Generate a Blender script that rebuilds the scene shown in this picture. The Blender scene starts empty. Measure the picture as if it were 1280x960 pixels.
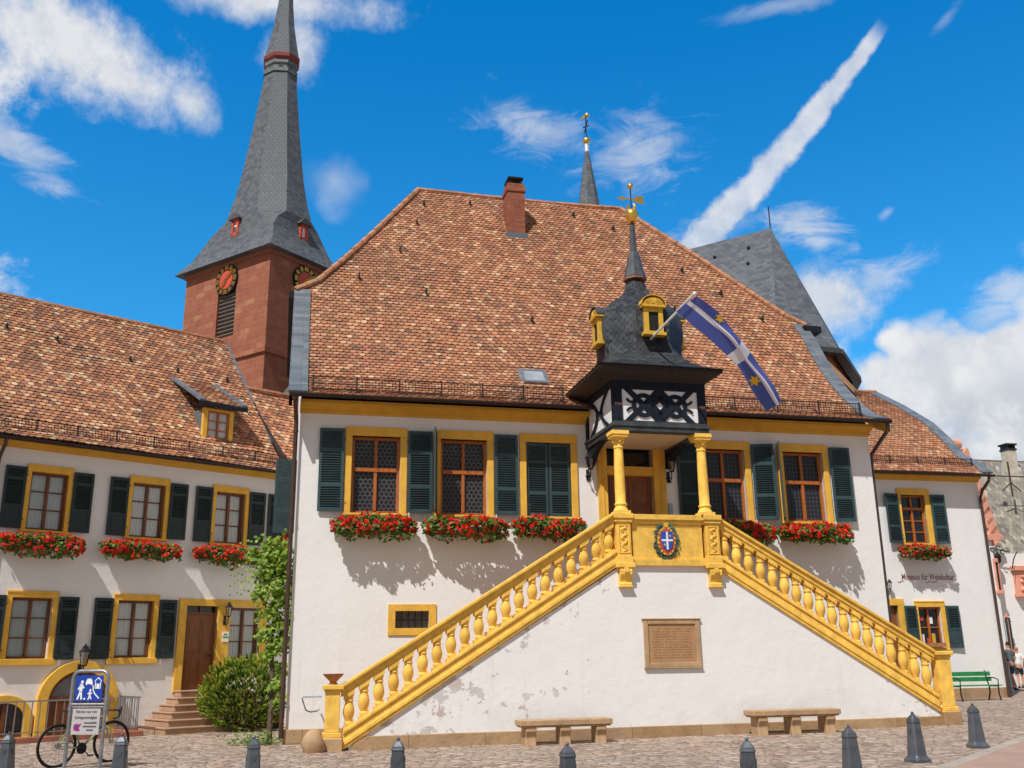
import bpy, bmesh, math, random
import numpy as np
from mathutils import Vector, Matrix, noise as mnoise
R = math.radians
rnd = random.Random(7)
scene = bpy.context.scene
COL = scene.collection

# ------------------------------------------------------------------ camera model and survey
F_PX, PITCH, ROLL = 1202.87, .276583, -.0135208
YAW_HALL, YAW_LEFT, YAW_CHURCH = .232112, .744941, R(-34)
EYE = 1.65
def axes():
    cp, sp, cr, sr = math.cos(PITCH), math.sin(PITCH), math.cos(ROLL), math.sin(ROLL)
    r = np.array([1, 0, 0.]); u = np.array([0, -sp, cp]); f = np.array([0, cp, sp])
    return cr*r+sr*u, -sr*r+cr*u, f
AX = axes(); CAM = np.array([0, 0, EYE])
def ray(x, y): return (x-640)/F_PX*AX[0]+(480-y)/F_PX*AX[1]+AX[2]
def ground(x, y, z=0.):
    d = ray(x, y); return CAM+d*((z-EYE)/d[2])
class Frame:
    """survey frame of one facade: u along it, v into the building, z up"""
    def __init__(s, o, yaw):
        s.o = np.array([o[0], o[1], 0.]); s.yaw = yaw
        s.u = np.array([math.cos(yaw), math.sin(yaw), 0]); s.v = np.array([-math.sin(yaw), math.cos(yaw), 0])
    def loc(s, p): q = np.array(p)-s.o; return (float(q@s.u), float(q@s.v), float(p[2]))
    def on_v(s, x, y, v=0.):
        d = ray(x, y); t = (v-(CAM-s.o)@s.v)/(d@s.v); return s.loc(CAM+d*t)
    def on_u(s, x, y, u=0.):
        d = ray(x, y); t = (u-(CAM-s.o)@s.u)/(d@s.u); return s.loc(CAM+d*t)
    def uz(s, x, y, v=0.): a = s.on_v(x, y, v); return a[0], a[2]
    def w(s, u, v, z=0.): return Vector(s.o+s.u*u+s.v*v+np.array([0, 0, z]))
HF = Frame((-4.73039, 20.85982), YAW_HALL)
LF = Frame((-9.65064, 24.61801), YAW_LEFT)
CF = Frame((11.867, 40.2886), YAW_CHURCH)
def gz(u):   # the square rises gently to the right (hall frame u)
    return .0085*min(max(u-1, 0), 40)
def gzw(x, y): return gz(HF.loc((x, y, 0))[0])

# ------------------------------------------------------------------ objects
def tag(o, label=None, cat=None, group=None, kind=None):
    if label: o['label'] = label
    if cat: o['category'] = cat
    if group: o['group'] = group
    if kind: o['kind'] = kind
    return o
def thing(name, label, cat, loc=(0, 0, 0), rz=0., group=None):
    o = bpy.data.objects.new(name, None); COL.objects.link(o)
    o.empty_display_size = .3
    o.location = loc; o.rotation_euler = (0, 0, rz)
    return tag(o, label, cat, group)
def copy_tree(o, parent=None):
    c = o.copy(); COL.objects.link(c)
    c.parent = parent
    for ch in [x for x in scene.objects if x.parent == o]:
        copy_tree(ch, c)
    return c
class MB:
    def __init__(s): s.v = []; s.f = []; s.m = []; s.uv = {}
    def add(s, vs, fs, mat=0, uvs=None):
        b = len(s.v); s.v += [tuple(p) for p in vs]
        for i, f in enumerate(fs):
            if uvs: s.uv[len(s.f)] = uvs[i]
            s.f.append(tuple(b+k for k in f)); s.m.append(mat)
        return s
    def box(s, u0, u1, v0, v1, z0, z1, mat=0, rot=None, mid=None):
        vs = [Vector(p) for p in ((u0,v0,z0),(u1,v0,z0),(u1,v1,z0),(u0,v1,z0),(u0,v0,z1),(u1,v0,z1),(u1,v1,z1),(u0,v1,z1))]
        if rot is not None:
            c = Vector(mid) if mid else sum(vs, Vector())/8
            vs = [c+rot@(p-c) for p in vs]
        return s.add(vs, [(0,3,2,1),(4,5,6,7),(0,1,5,4),(1,2,6,5),(2,3,7,6),(3,0,4,7)], mat)
    def bar(s, a, b, w, d, mat=0, up=(0, 0, 1)):
        a, b = Vector(a), Vector(b); t = (b-a).normalized(); up = Vector(up)
        x = t.cross(up)
        if x.length < 1e-4: x = t.cross(Vector((1, 0, 0)))
        x.normalize(); y = x.cross(t)
        vs = [p+x*i*w/2+y*j*d/2 for p in (a, b) for i, j in ((-1,-1),(1,-1),(1,1),(-1,1))]
        return s.add(vs, [(0,3,2,1),(4,5,6,7),(0,1,5,4),(1,2,6,5),(2,3,7,6),(3,0,4,7)], mat)
    def prism(s, poly, v0, v1, mat=0):
        n = len(poly)
        vs = [(a, v0, b) for a, b in poly]+[(a, v1, b) for a, b in poly]
        fs = [tuple(range(n)), tuple(range(2*n-1, n-1, -1))]+[(i, i+n, (i+1) % n+n, (i+1) % n) for i in range(n)]
        return s.add(vs, fs, mat)
    def prismu(s, poly, u0, u1, mat=0):
        n = len(poly)
        vs = [(u0, a, b) for a, b in poly]+[(u1, a, b) for a, b in poly]
        fs = [tuple(range(n-1, -1, -1)), tuple(range(n, 2*n))]+[(i, (i+1) % n, (i+1) % n+n, i+n) for i in range(n)]
        return s.add(vs, fs, mat)
    def tube(s, pts, r, n=8, mat=0, closed=False):
        pts = [Vector(p) for p in pts]; k = len(pts)
        rs = r if isinstance(r, (list, tuple)) else [r]*k
        x = None; vs = []
        for i, p in enumerate(pts):
            if closed: t = pts[(i+1) % k]-pts[i-1]
            else: t = pts[min(i+1, k-1)]-pts[max(i-1, 0)]
            t.normalize()
            if x is None:
                x = t.cross(Vector((0, 0, 1)))
                if x.length < .05: x = t.cross(Vector((0, 1, 0)))
            x = (x-t*x.dot(t)).normalized(); y = t.cross(x)
            vs += [p+(x*math.cos(a)+y*math.sin(a))*rs[i] for a in [2*math.pi*j/n for j in range(n)]]
        fs = []
        for i in range(k if closed else k-1):
            a, b = i*n, ((i+1) % k)*n
            fs += [(a+j, a+(j+1) % n, b+(j+1) % n, b+j) for j in range(n)]
        if not closed: fs += [tuple(range(n-1, -1, -1)), tuple(range((k-1)*n, k*n))]
        return s.add(vs, fs, mat)
    def lathe(s, prof, c=(0, 0, 0), n=16, mat=0, sy=1.):
        vs = []; k = len(prof)
        for r, z in prof:
            vs += [(c[0]+r*math.cos(2*math.pi*j/n), c[1]+sy*r*math.sin(2*math.pi*j/n), c[2]+z) for j in range(n)]
        fs = [(i*n+j, i*n+(j+1) % n, (i+1)*n+(j+1) % n, (i+1)*n+j) for i in range(k-1) for j in range(n)]
        fs += [tuple(range(n-1, -1, -1)), tuple(range((k-1)*n, k*n))]
        return s.add(vs, fs, mat)
    def ball(s, c, r, n=12, mat=0, sz=1.):
        k = n//2
        return s.lathe([(max(r*math.sin(math.pi*i/k), 1e-4), -r*sz*math.cos(math.pi*i/k)) for i in range(k+1)], c, n, mat)
    def rings(s, rr, mat=0, cap=True):
        """loft of equal-length rings with metric UVs"""
        n = len(rr[0]); vs = [p for r in rr for p in r]; fs = []; uvs = []
        acc = 0.
        for i in range(len(rr)-1):
            d = sum((Vector(rr[i+1][j])-Vector(rr[i][j])).length for j in range(n))/n
            for j in range(n):
                k = (j+1) % n
                fs.append((i*n+j, i*n+k, (i+1)*n+k, (i+1)*n+j))
                w0 = (Vector(rr[i][k])-Vector(rr[i][j])).length; w1 = (Vector(rr[i+1][k])-Vector(rr[i+1][j])).length
                uvs.append([(j*20-w0/2, acc), (j*20+w0/2, acc), (j*20+w1/2, acc+d), (j*20-w1/2, acc+d)])
            acc += d
        s.add(vs, fs, mat, uvs)
        if cap:
            b = len(s.v)-len(vs)
            s.f.append(tuple(b+j for j in range(n-1, -1, -1))); s.m.append(mat)
            s.f.append(tuple(b+(len(rr)-1)*n+j for j in range(n))); s.m.append(mat)
        return s
    def build(s, name, mats, parent=None, smooth=False, bevel=0, loc=None, rot=None, solid=0, auto=None):
        me = bpy.data.meshes.new(name); me.from_pydata(s.v, [], s.f)
        mats = mats if isinstance(mats, (list, tuple)) else [mats]
        for m in mats: me.materials.append(m)
        me.polygons.foreach_set('material_index', s.m)
        if s.uv:
            l = me.uv_layers.new(name='UVMap')
            for fi, uv in s.uv.items():
                for li, q in zip(me.polygons[fi].loop_indices, uv): l.data[li].uv = q
        if smooth: me.polygons.foreach_set('use_smooth', [True]*len(me.polygons))
        me.update()
        o = bpy.data.objects.new(name, me); COL.objects.link(o)
        if parent: o.parent = parent
        if loc is not None: o.location = loc
        if rot is not None: o.rotation_euler = rot
        if solid:
            q = o.modifiers.new('solid', 'SOLIDIFY'); q.thickness = solid; q.offset = -1
        if bevel:
            q = o.modifiers.new('bevel', 'BEVEL'); q.width = bevel; q.segments = 2; q.limit_method = 'ANGLE'; q.angle_limit = R(35)
        if smooth:
            bm = bmesh.new(); bm.from_mesh(me)
            for e in bm.edges:
                if len(e.link_faces) == 2 and e.calc_face_angle(0) > R(auto or 40): e.smooth = False
            bm.to_mesh(me); bm.free()
        return o
def text_obj(txt, size, name, mat, parent, loc, rot, extrude=.004, align='CENTER', bold=0., sx=1.):
    c = bpy.data.curves.new(name, 'FONT'); c.body = txt; c.size = size; c.extrude = extrude; c.align_x = align; c.offset = bold
    t = bpy.data.objects.new('tmp_text', c); COL.objects.link(t)
    bpy.context.view_layer.update()
    me = bpy.data.meshes.new_from_object(t.evaluated_get(bpy.context.evaluated_depsgraph_get()))
    bpy.data.objects.remove(t); bpy.data.curves.remove(c)
    me.name = name; me.materials.clear(); me.materials.append(mat)
    o = bpy.data.objects.new(name, me); COL.objects.link(o); o.parent = parent; o.location = loc; o.rotation_euler = rot; o.scale = (sx, 1, 1)
    return o

# ------------------------------------------------------------------ node helpers
class NT:
    def __init__(s, tree): s.t = tree
    def node(s, typ, **kw):
        n = s.t.nodes.new(typ)
        for k, v in kw.items(): setattr(n, k, v)
        return n
    def link(s, a, b): s.t.links.new(a.s if isinstance(a, X) else a, b)
    def put(s, v, inp):
        if isinstance(v, X): s.t.links.new(v.s, inp)
        elif isinstance(v, (tuple, list)) and inp.type == 'RGBA': inp.default_value = (*v[:3], 1)
        else: inp.default_value = v
    def m(s, op, a, b=0., c=0., clamp=False):
        n = s.node('ShaderNodeMath', operation=op, use_clamp=clamp)
        for v, i in zip((a, b, c), n.inputs): s.put(v, i)
        return X(s, n.outputs[0])
    def tex(s, name='Object'): return X(s, s.node('ShaderNodeTexCoord').outputs[name])
    def sep(s, v):
        n = s.node('ShaderNodeSeparateXYZ'); s.put(v, n.inputs[0]); return [X(s, o) for o in n.outputs]
    def comb(s, x, y, z=0.):
        n = s.node('ShaderNodeCombineXYZ')
        for v, i in zip((x, y, z), n.inputs): s.put(v, i)
        return X(s, n.outputs[0])
    def noise(s, vec, scale, detail=4, rough=.55, out=0, dist=0.):
        n = s.node('ShaderNodeTexNoise'); s.put(vec, n.inputs['Vector']); n.inputs['Scale'].default_value = scale
        n.inputs['Detail'].default_value = detail; n.inputs['Roughness'].default_value = rough; n.inputs['Distortion'].default_value = dist
        return X(s, n.outputs[out])
    def white(s, vec):
        n = s.node('ShaderNodeTexWhiteNoise'); n.noise_dimensions = '3D'; s.put(vec, n.inputs['Vector']); return X(s, n.outputs['Value'])
    def vor(s, vec, scale, feature='F1', out='Distance', rand=1.):
        n = s.node('ShaderNodeTexVoronoi', feature=feature); s.put(vec, n.inputs['Vector']); n.inputs['Scale'].default_value = scale
        n.inputs['Randomness'].default_value = rand
        return X(s, n.outputs[out])
    def ramp(s, f, stops, mode='LINEAR'):
        n = s.node('ShaderNodeValToRGB'); e = n.color_ramp; e.interpolation = mode
        while len(e.elements) < len(stops): e.elements.new(.5)
        for el, (p, c) in zip(e.elements, stops): el.position = p; el.color = (*c, 1)
        s.put(f, n.inputs[0]); return X(s, n.outputs[0])
    def mix(s, f, a, b, mode='MIX'):
        n = s.node('ShaderNodeMix', data_type='RGBA', blend_type=mode)
        s.put(f, n.inputs[0]); s.put(a, n.inputs[6]); s.put(b, n.inputs[7]); return X(s, n.outputs[2])
    def sstep(s, v, a, b):
        n = s.node('ShaderNodeMapRange', interpolation_type='SMOOTHSTEP')
        s.put(v, n.inputs[0]); n.inputs[1].default_value = a; n.inputs[2].default_value = b; return X(s, n.outputs[0])
    def island(s): return X(s, s.node('ShaderNodeNewGeometry').outputs['Random Per Island'])
    def mapping(s, v, scale):
        n = s.node('ShaderNodeMapping'); s.put(v, n.inputs[0]); n.inputs['Scale'].default_value = scale; return X(s, n.outputs[0])
class X:
    def __init__(s, t, sock): s.t = t; s.s = sock
    def __add__(s, o): return s.t.m('ADD', s, o)
    def __radd__(s, o): return s.t.m('ADD', o, s)
    def __sub__(s, o): return s.t.m('SUBTRACT', s, o)
    def __rsub__(s, o): return s.t.m('SUBTRACT', o, s)
    def __mul__(s, o): return s.t.m('MULTIPLY', s, o)
    def __rmul__(s, o): return s.t.m('MULTIPLY', o, s)
    def __truediv__(s, o): return s.t.m('DIVIDE', s, o)
    def __lt__(s, o): return s.t.m('LESS_THAN', s, o)
    def __gt__(s, o): return s.t.m('GREATER_THAN', s, o)
    def floor(s): return s.t.m('FLOOR', s)
    def fract(s): return s.t.m('FRACT', s)
    def abs(s): return s.t.m('ABSOLUTE', s)
    def mod(s, o): return s.t.m('FLOORED_MODULO', s, o)
def material(name, rough=.7, metal=0., spec=.4):
    m = bpy.data.materials.new(name); m.use_nodes = True
    t = NT(m.node_tree); b = m.node_tree.nodes['Principled BSDF']
    b.inputs['Roughness'].default_value = rough; b.inputs['Metallic'].default_value = metal
    b.inputs['Specular IOR Level'].default_value = spec
    return m, t, b
def set_bump(t, b, h, strength=.4, dist=.02):
    n = t.node('ShaderNodeBump'); n.inputs['Strength'].default_value = strength; n.inputs['Distance'].default_value = dist
    t.put(h, n.inputs['Height']); t.t.links.new(n.outputs[0], b.inputs['Normal'])
def plain(name, col, rough=.6, var=.15, scale=6., metal=0., bump=.0, bscale=40., spec=.4, dirt=None, darkamt=.0, chips=None, objvar=0.):
    m, t, b = material(name, rough, metal, spec)
    P = t.tex('Object'); n = t.noise(P, scale, 5, .6)
    lo = tuple(c*(1-var) for c in col); hi = tuple(min(c*(1+var), 1) for c in col)
    c = t.ramp(n, [(.3, lo), (.7, hi)])
    if dirt:
        d = t.sstep(t.noise(P, scale*.35, 6, .7, dist=.4), .55, .78)*darkamt
        c = t.mix(d, c, dirt)
    if objvar:
        oi = X(t, t.node('ShaderNodeObjectInfo').outputs['Random']); k0, k1 = 1-objvar, 1+objvar
        c = t.mix(1., c, t.ramp(oi, [(0, (k0, k0, k0)), (1, (k1, k1, k1))]), 'MULTIPLY')
        P = t.comb(*[q+oi*w_ for q, w_ in zip(t.sep(P), (37., 53., 71.))])
    h = t.noise(P, bscale, 4, .6)
    if chips:
        k = t.sstep(t.noise(P, 7., 6, .7), .66, .69); c = t.mix(k*.85, c, chips); h = h-k*.8
        c = t.mix(t.sstep(t.noise(t.mapping(P, (9., 9., 1.2)), 1., 5, .6), .55, .8)*.35, c, tuple(q*.62 for q in col))
    t.put(c, b.inputs['Base Color'])
    if bump: set_bump(t, b, h, bump, .01)
    return m
M = {}
def roof_tiles(name, stops, w=.175, h=.155, weather=(.1, .075, .055), wamt=.45):
    m, t, b = material(name, .75, 0, .25)
    u, v, _ = t.sep(t.tex('UV'))
    a = v/h
    wob = t.noise(t.tex('UV'), 1.3, 2)
    a = a+(wob-.5)*.35
    r0 = a.floor(); fy = a-r0
    def cell(r): return u/w+r.mod(2.)*.5
    uo = cell(r0); fx = uo.fract()-.5
    low = fy < (fx*fx*1.5)
    r = r0-low; uo = cell(r); c = uo.floor(); fx = uo.fract()-.5; fy = a-r
    rn = t.white(t.comb(c, r, .5))
    base = t.ramp(rn, stops, 'CONSTANT')
    r2 = t.white(t.comb(c, r, 7.5))
    base = t.mix(1., base, t.ramp(r2, [(0, (.7, .7, .7)), (1, (1.25, 1.2, 1.15))]), 'MULTIPLY')
    big = t.sstep(t.noise(t.tex('UV'), .35, 6, .65, dist=.6), .45, .75)*wamt
    base = t.mix(big, base, weather)
    sp = t.sstep(t.noise(t.tex('UV'), 14., 5, .7), .58, .75)*.45
    base = t.mix(sp, base, weather)
    t.put(base, b.inputs['Base Color'])
    joint = t.sstep(fx.abs(), .44, .5)
    hgt = (1.-fy*.75)-joint*.6+r2*.25
    set_bump(t, b, hgt, .9, .035)
    return m
def tile_single(name, stops, weather=(.11, .08, .06), wamt=.4):
    m, t, b = material(name, .78, 0, .25)
    x, y, _ = t.sep(t.tex('UV')); P = t.tex('Object')
    c = t.ramp(x, stops, 'CONSTANT')
    c = t.mix(1., c, t.ramp(y, [(0, (.86, .88, .90)), (1, (1.25, 1.24, 1.24))]), 'MULTIPLY')
    c = t.mix(t.sstep(t.noise(P, .4, 6, .65, dist=.5), .48, .75)*wamt, c, weather)
    c = t.mix(t.sstep(t.noise(t.mapping(P, (1.6, .28, .28)), 1., 6, .62), .54, .74)*.38, c, (.13, .095, .065))
    c = t.mix(t.sstep(t.noise(P, .23, 4, .6), .55, .7)*.22, c, (.42, .26, .15))
    sp = t.noise(P, 18., 5, .7)
    c = t.mix(t.sstep(sp, .55, .75)*.5, c, weather)
    t.put(c, b.inputs['Base Color']); set_bump(t, b, sp, .35, .01)
    return m
def slate(name, w=.26, h=.16, lo=(.045, .052, .06), hi=(.13, .145, .16), rough=.42, round_=1.2, bump=.8, spec=.28):
    m, t, b = material(name, rough, 0, spec)
    u, v, _ = t.sep(t.tex('UV'))
    a = v/h; r0 = a.floor(); fy = a-r0
    def cell(r): return u/w+r.mod(2.)*.5
    fx = cell(r0).fract()-.5
    r = r0-(fy < (fx*fx*round_)); uo = cell(r); fx = uo.fract()-.5; fy = a-r
    rn = t.white(t.comb(uo.floor(), r, 3.3))
    c = t.ramp(rn, [(0, lo), (1, hi)])
    c = t.mix(t.sstep(t.noise(t.tex('UV'), .8, 5, .6), .4, .8)*.5, c, (.11, .11, .105))
    t.put(c, b.inputs['Base Color'])
    t.put(rn*.2+rough-.1, b.inputs['Roughness'])
    set_bump(t, b, (1.-fy*.8)-t.sstep(fx.abs(), .45, .5)*.5+rn*.3, bump, .025)
    return m
def plaster(name, col=(.81, .79, .765), peel=False, dirt=.36):
    m, t, b = material(name, .85, 0, .2)
    P = t.tex('Object'); x, y, z = t.sep(P)
    n = t.noise(P, .7, 6, .6)
    c = t.ramp(n, [(.25, tuple(q*.93 for q in col)), (.75, col)])
    st = t.sstep(t.noise(t.mapping(P, (3., 3., .35)), 1., 6, .65), .56, .8)*dirt
    c = t.mix(st, c, tuple(q*.72 for q in col))
    run = t.sstep(t.noise(t.mapping(P, (7., 7., .22)), 1., 5, .6), .60, .80)*t.sstep(t.noise(P, .5, 3), .4, .6)*dirt*1.2
    c = t.mix(run, c, (col[0]*.62, col[1]*.58, col[2]*.52))
    low = t.sstep(z, 1.1, .1)
    c = t.mix(low*t.sstep(t.noise(P, 2.2, 6, .65), .42, .7)*.35, c, (.58, .52, .46))
    hh = t.noise(P, 9., 6, .6)*.6+t.noise(P, 2., 3)*1.2
    if peel:
        # broken render: clusters of flakes, many near the ground and along the left flight
        reg = t.sstep(t.noise(P, .55, 3, .5), .50, .60)
        under = (.01+(x-1.03)*.6168)-z
        edge = t.sstep(under, 1.1, .1)*t.sstep(x, 7.2, 5.5)*t.sstep(x, 2., 3.2)
        spread = t.sstep(z, .5, .25)*.35+edge*.75+reg*t.sstep(x, 7.5, 4.)*.8+t.sstep(x, 12.3, 13.2)*.8
        fl = t.noise(P, 3.6, 5, .62)
        k = t.sstep(fl+spread*.16, .70, .715)
        pc = t.ramp(t.noise(P, 1.9, 3), [(.35, (.52, .42, .37)), (.5, (.55, .50, .46)), (.65, (.60, .57, .54))])
        c = t.mix(k, c, pc)
        hh = hh-k*1.2
    t.put(c, b.inputs['Base Color'])
    set_bump(t, b, hh, .38, .025)
    return m
def ashlar(name, stops, bw=.9, bh=.38, joint=(.2, .15, .11), jw=.03, axis='xz', bump=.6):
    m, t, b = material(name, .85, 0, .2)
    P = t.tex('Object'); x, y, z = t.sep(P)
    u = x+y
    a = z/bh; r = a.floor(); fy = a-r
    uo = u/bw+t.white(t.comb(r, 0., 4.))*3.; c = uo.floor(); fx = uo-c
    rn = t.white(t.comb(c, r, 1.))
    col = t.ramp(rn, stops)
    col = t.mix(t.sstep(t.noise(P, 2.5, 6, .65), .4, .75)*.5, col, tuple(q*.6 for q in stops[0][1]))
    j = t.m('MAXIMUM', t.sstep((fx-.5).abs(), .5-jw*.5, .5), t.sstep((fy-.5).abs(), .5-jw, .5))
    col = t.mix(j*.8, col, joint)
    t.put(col, b.inputs['Base Color'])
    set_bump(t, b, t.noise(P, 14, 5, .6)-j*.8, bump, .02)
    return m
def cobbles(name):
    m, t, b = material(name, .8, 0, .3)
    P = t.tex('Object'); P2 = t.mapping(P, (1., 1.15, 0.))
    cellc = t.vor(P2, 5.2, 'F1', 'Color'); ed = t.vor(P2, 5.2, 'DISTANCE_TO_EDGE', 'Distance')
    cx, cy, cz = t.sep(cellc)
    c = t.ramp(cx, [(0, (.22, .15, .115)), (.25, (.38, .255, .19)), (.5, (.48, .355, .27)), (.75, (.33, .26, .21)), (1, (.54, .44, .35))])
    c = t.mix(t.sstep(t.noise(P, .35, 5, .6), .35, .7)*.4, c, (.36, .30, .25))
    j = t.sstep(ed, .06, .015)
    c = t.mix(j*.9, c, (.12, .09, .07))
    c = t.mix(t.sstep(t.noise(P, 30, 4, .7), .55, .75)*.3, c, (.18, .15, .13))
    t.put(c, b.inputs['Base Color'])
    set_bump(t, b, t.sstep(ed, .0, .22)+cy*.35+t.noise(P, 40, 3)*.15, .9, .03)
    return m
def leaded(name, hexa):
    m, t, b = material(name, .16, 0, .28)
    P = t.tex('Object'); x, y, z = t.sep(P)
    if hexa:
        w, h = .105, .105*1.732
        def d(ox, oz):
            fx = ((x+ox)/w).fract()-.5; fz = ((z+oz)/h).fract()-.5
            fx = fx*w; fz = fz*h
            return t.m('SQRT', fx*fx+fz*fz)
        dd = t.m('MINIMUM', d(0., 0.), d(w/2, h/2))
        line = t.sstep((dd-.047).abs(), .012, .005)
        bg = dd > .052
        cell = t.noise(P, 7, 2)
        c = t.mix(t.sstep(dd, .0, .05), (.02, .022, .025), (.008, .009, .012))
        cell2 = t.noise(P, 2.2, 3)
        c = t.mix(bg*t.sstep(cell, .45, .6)*t.sstep(cell2, .42, .6), c, (.24, .23, .20))
        c = t.mix(line, c, t.mix(cell2, (.03, .03, .03), (.13, .13, .125)))
        h = line+t.sstep(dd, .02, .0)*.5+t.noise(P, 9., 2)*1.
    else:
        fx = (x/.095).fract()-.5; fz = (z/.105).fract()-.5
        line = t.m('MAXIMUM', t.sstep(fx.abs(), .44, .47), t.sstep(fz.abs(), .45, .475))
        c = t.mix(line, (.02, .023, .03), (.10, .10, .10))
        rn = t.white(t.comb((x/.095).floor(), (z/.105).floor(), 2.))
        h = line*.5+t.noise(P, 5., 2)*1.3+rn*.2
    t.put(c, b.inputs['Base Color'])
    set_bump(t, b, h, .35, .02)
    return m
def glass(name, tint=(.9, .93, .92), refl=.12):
    m = bpy.data.materials.new(name); m.use_nodes = True; t = NT(m.node_tree)
    for n in list(m.node_tree.nodes):
        if n.type == 'BSDF_PRINCIPLED': m.node_tree.nodes.remove(n)
    out = [n for n in m.node_tree.nodes if n.type == 'OUTPUT_MATERIAL'][0]
    tr = t.node('ShaderNodeBsdfTransparent'); tr.inputs[0].default_value = (*tint, 1)
    gl = t.node('ShaderNodeBsdfGlossy'); gl.inputs['Roughness'].default_value = .03
    lw = t.node('ShaderNodeLayerWeight'); lw.inputs[0].default_value = .35
    f = X(t, lw.outputs['Fresnel'])*.8+refl
    bp = t.node('ShaderNodeBump'); bp.inputs['Strength'].default_value = .08
    t.put(t.noise(t.tex('Object'), 2.5, 2), bp.inputs['Height']); t.t.links.new(bp.outputs[0], gl.inputs['Normal'])
    mx = t.node('ShaderNodeMixShader'); t.put(t.m('MINIMUM', f, 1.), mx.inputs[0])
    t.t.links.new(tr.outputs[0], mx.inputs[1]); t.t.links.new(gl.outputs[0], mx.inputs[2]); t.t.links.new(mx.outputs[0], out.inputs[0])
    return m
def leafy(name, stops, trans=.25, rough=.55, uv=False):
    m, t, b = material(name, rough, 0, .35)
    c = t.ramp(t.sep(t.tex('UV'))[0] if uv else t.island(), stops)
    t.put(c, b.inputs['Base Color'])
    if trans:
        out = [n for n in m.node_tree.nodes if n.type == 'OUTPUT_MATERIAL'][0]
        tl = t.node('ShaderNodeBsdfTranslucent'); t.put(c, tl.inputs[0])
        mx = t.node('ShaderNodeMixShader'); mx.inputs[0].default_value = trans
        t.t.links.new(b.outputs[0], mx.inputs[1]); t.t.links.new(tl.outputs[0], mx.inputs[2]); t.t.links.new(mx.outputs[0], out.inputs[0])
    return m
def wood(name, col, rough=.45, axis=(12, 12, 1.2)):
    m, t, b = material(name, rough, 0, .4)
    P = t.tex('Object'); n = t.noise(t.mapping(P, axis), 2.2, 6, .6, dist=.3)
    t.put(t.ramp(n, [(.3, tuple(c*.62 for c in col)), (.55, col), (.75, tuple(c*1.2 for c in col))]), b.inputs['Base Color'])
    set_bump(t, b, n, .15, .005)
    return m

CREAM, ORNG, RED_, BRN, DRK = (.60, .40, .22), (.42, .175, .07), (.30, .105, .05), (.20, .085, .045), (.095, .05, .035)
M['tile'] = roof_tiles('biberschwanz_tile', [(0, RED_), (.22, (.36, .14, .06)), (.42, ORNG), (.62, (.34, .125, .055)), (.74, BRN), (.82, (.52, .27, .12)), (.91, CREAM), (.97, DRK)])
M['tile_old'] = roof_tiles('weathered_tile', [(0, BRN), (.2, (.26, .10, .05)), (.42, (.33, .13, .06)), (.58, DRK), (.70, (.24, .10, .055)), (.80, (.48, .26, .12)), (.87, CREAM), (.96, (.5, .36, .22))], wamt=.5)
M['tile_real'] = tile_single('plain_tile', [(0, (.31, .128, .068)), (.2, (.37, .162, .085)), (.42, (.41, .19, .098)), (.60, (.34, .155, .082)), (.72, (.265, .128, .075)), (.82, (.46, .25, .14)), (.94, (.52, .33, .19)), (.975, (.18, .10, .065))])
M['tile_real_old'] = tile_single('old_plain_tile', [(0, (.27, .12, .065)), (.2, (.38, .165, .085)), (.42, (.46, .21, .11)), (.57, (.22, .115, .075)), (.68, (.35, .16, .085)), (.78, (.50, .27, .14)), (.90, (.56, .37, .21)), (.965, (.48, .33, .2))], wamt=.3)
M['underlay'] = plain('tile_underlay', (.10, .045, .025), .9, .3, 4.)
M['tile_cap'] = plain('ridge_tile', (.38, .175, .09), .8, .45, 4, bump=.5, dirt=(.42, .33, .22), darkamt=.7)
M['tile_grey'] = roof_tiles('grey_roof_tile', [(0, (.24, .22, .18)), (.3, (.30, .27, .22)), (.6, (.20, .18, .16)), (.85, (.36, .33, .27))], w=.25, h=.25, weather=(.2, .2, .18))
M['slate'] = slate('slate_shingle', .15, .085, (.016, .018, .021), (.052, .056, .062), .55, 1.3, 1.5, .14)
M['slate_far'] = slate('church_slate', .3, .2, (.070, .078, .088), (.125, .135, .148), .66, .4, 1.)
M['slate_trim'] = slate('slate_verge', .5, .13, (.10, .12, .14), (.17, .19, .21), .5, .0, .6)
M['white'] = plaster('white_plaster')
M['white_peel'] = plaster('peeling_white_plaster', peel=True)
M['white_left'] = plaster('warm_white_plaster', (.81, .785, .765), dirt=.35)
M['yellow'] = plain('yellow_painted_stone', (.74, .42, .055), .75, .16, 3., bump=.25, bscale=25, dirt=(.42, .25, .07), darkamt=.45, chips=(.62, .40, .12))
M['yellow_stone'] = plain('yellow_balustrade_stone', (.82, .50, .095), .8, .2, 5., bump=.7, bscale=28, dirt=(.40, .25, .09), darkamt=.7, spec=.2, chips=(.52, .38, .21), objvar=.10)
M['ochre'] = plain('ochre_cornice', (.62, .34, .035), .65, .1, 3., bump=.15, dirt=(.4, .22, .04), darkamt=.3)
M['shutter'] = plain('dark_green_shutter_paint', (.030, .060, .066), .5, .2, 5., spec=.4, dirt=(.09, .13, .13), darkamt=.5, objvar=.22)
M['shutter_dark'] = plain('black_green_shutter_paint', (.014, .026, .029), .5, .25, 5., spec=.4)
M['sash'] = wood('orange_window_wood', (.42, .12, .022))
M['sash_dark'] = wood('brown_window_wood', (.17, .05, .014))
M['door'] = wood('brown_door_wood', (.22, .075, .022), .4)
M['timber'] = plain('blue_black_timber', (.012, .016, .025), .7, .35, 6., bump=.3, bscale=30, spec=.15)
M['timber_grey'] = plain('weathered_dark_beam', (.05, .055, .06), .6, .4, 4., bump=.4, bscale=25)
M['panel_white'] = plain('white_infill', (.76, .75, .76), .85, .06, 5.)
M['lead_hex'] = leaded('bullseye_leaded_glass', True)
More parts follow.
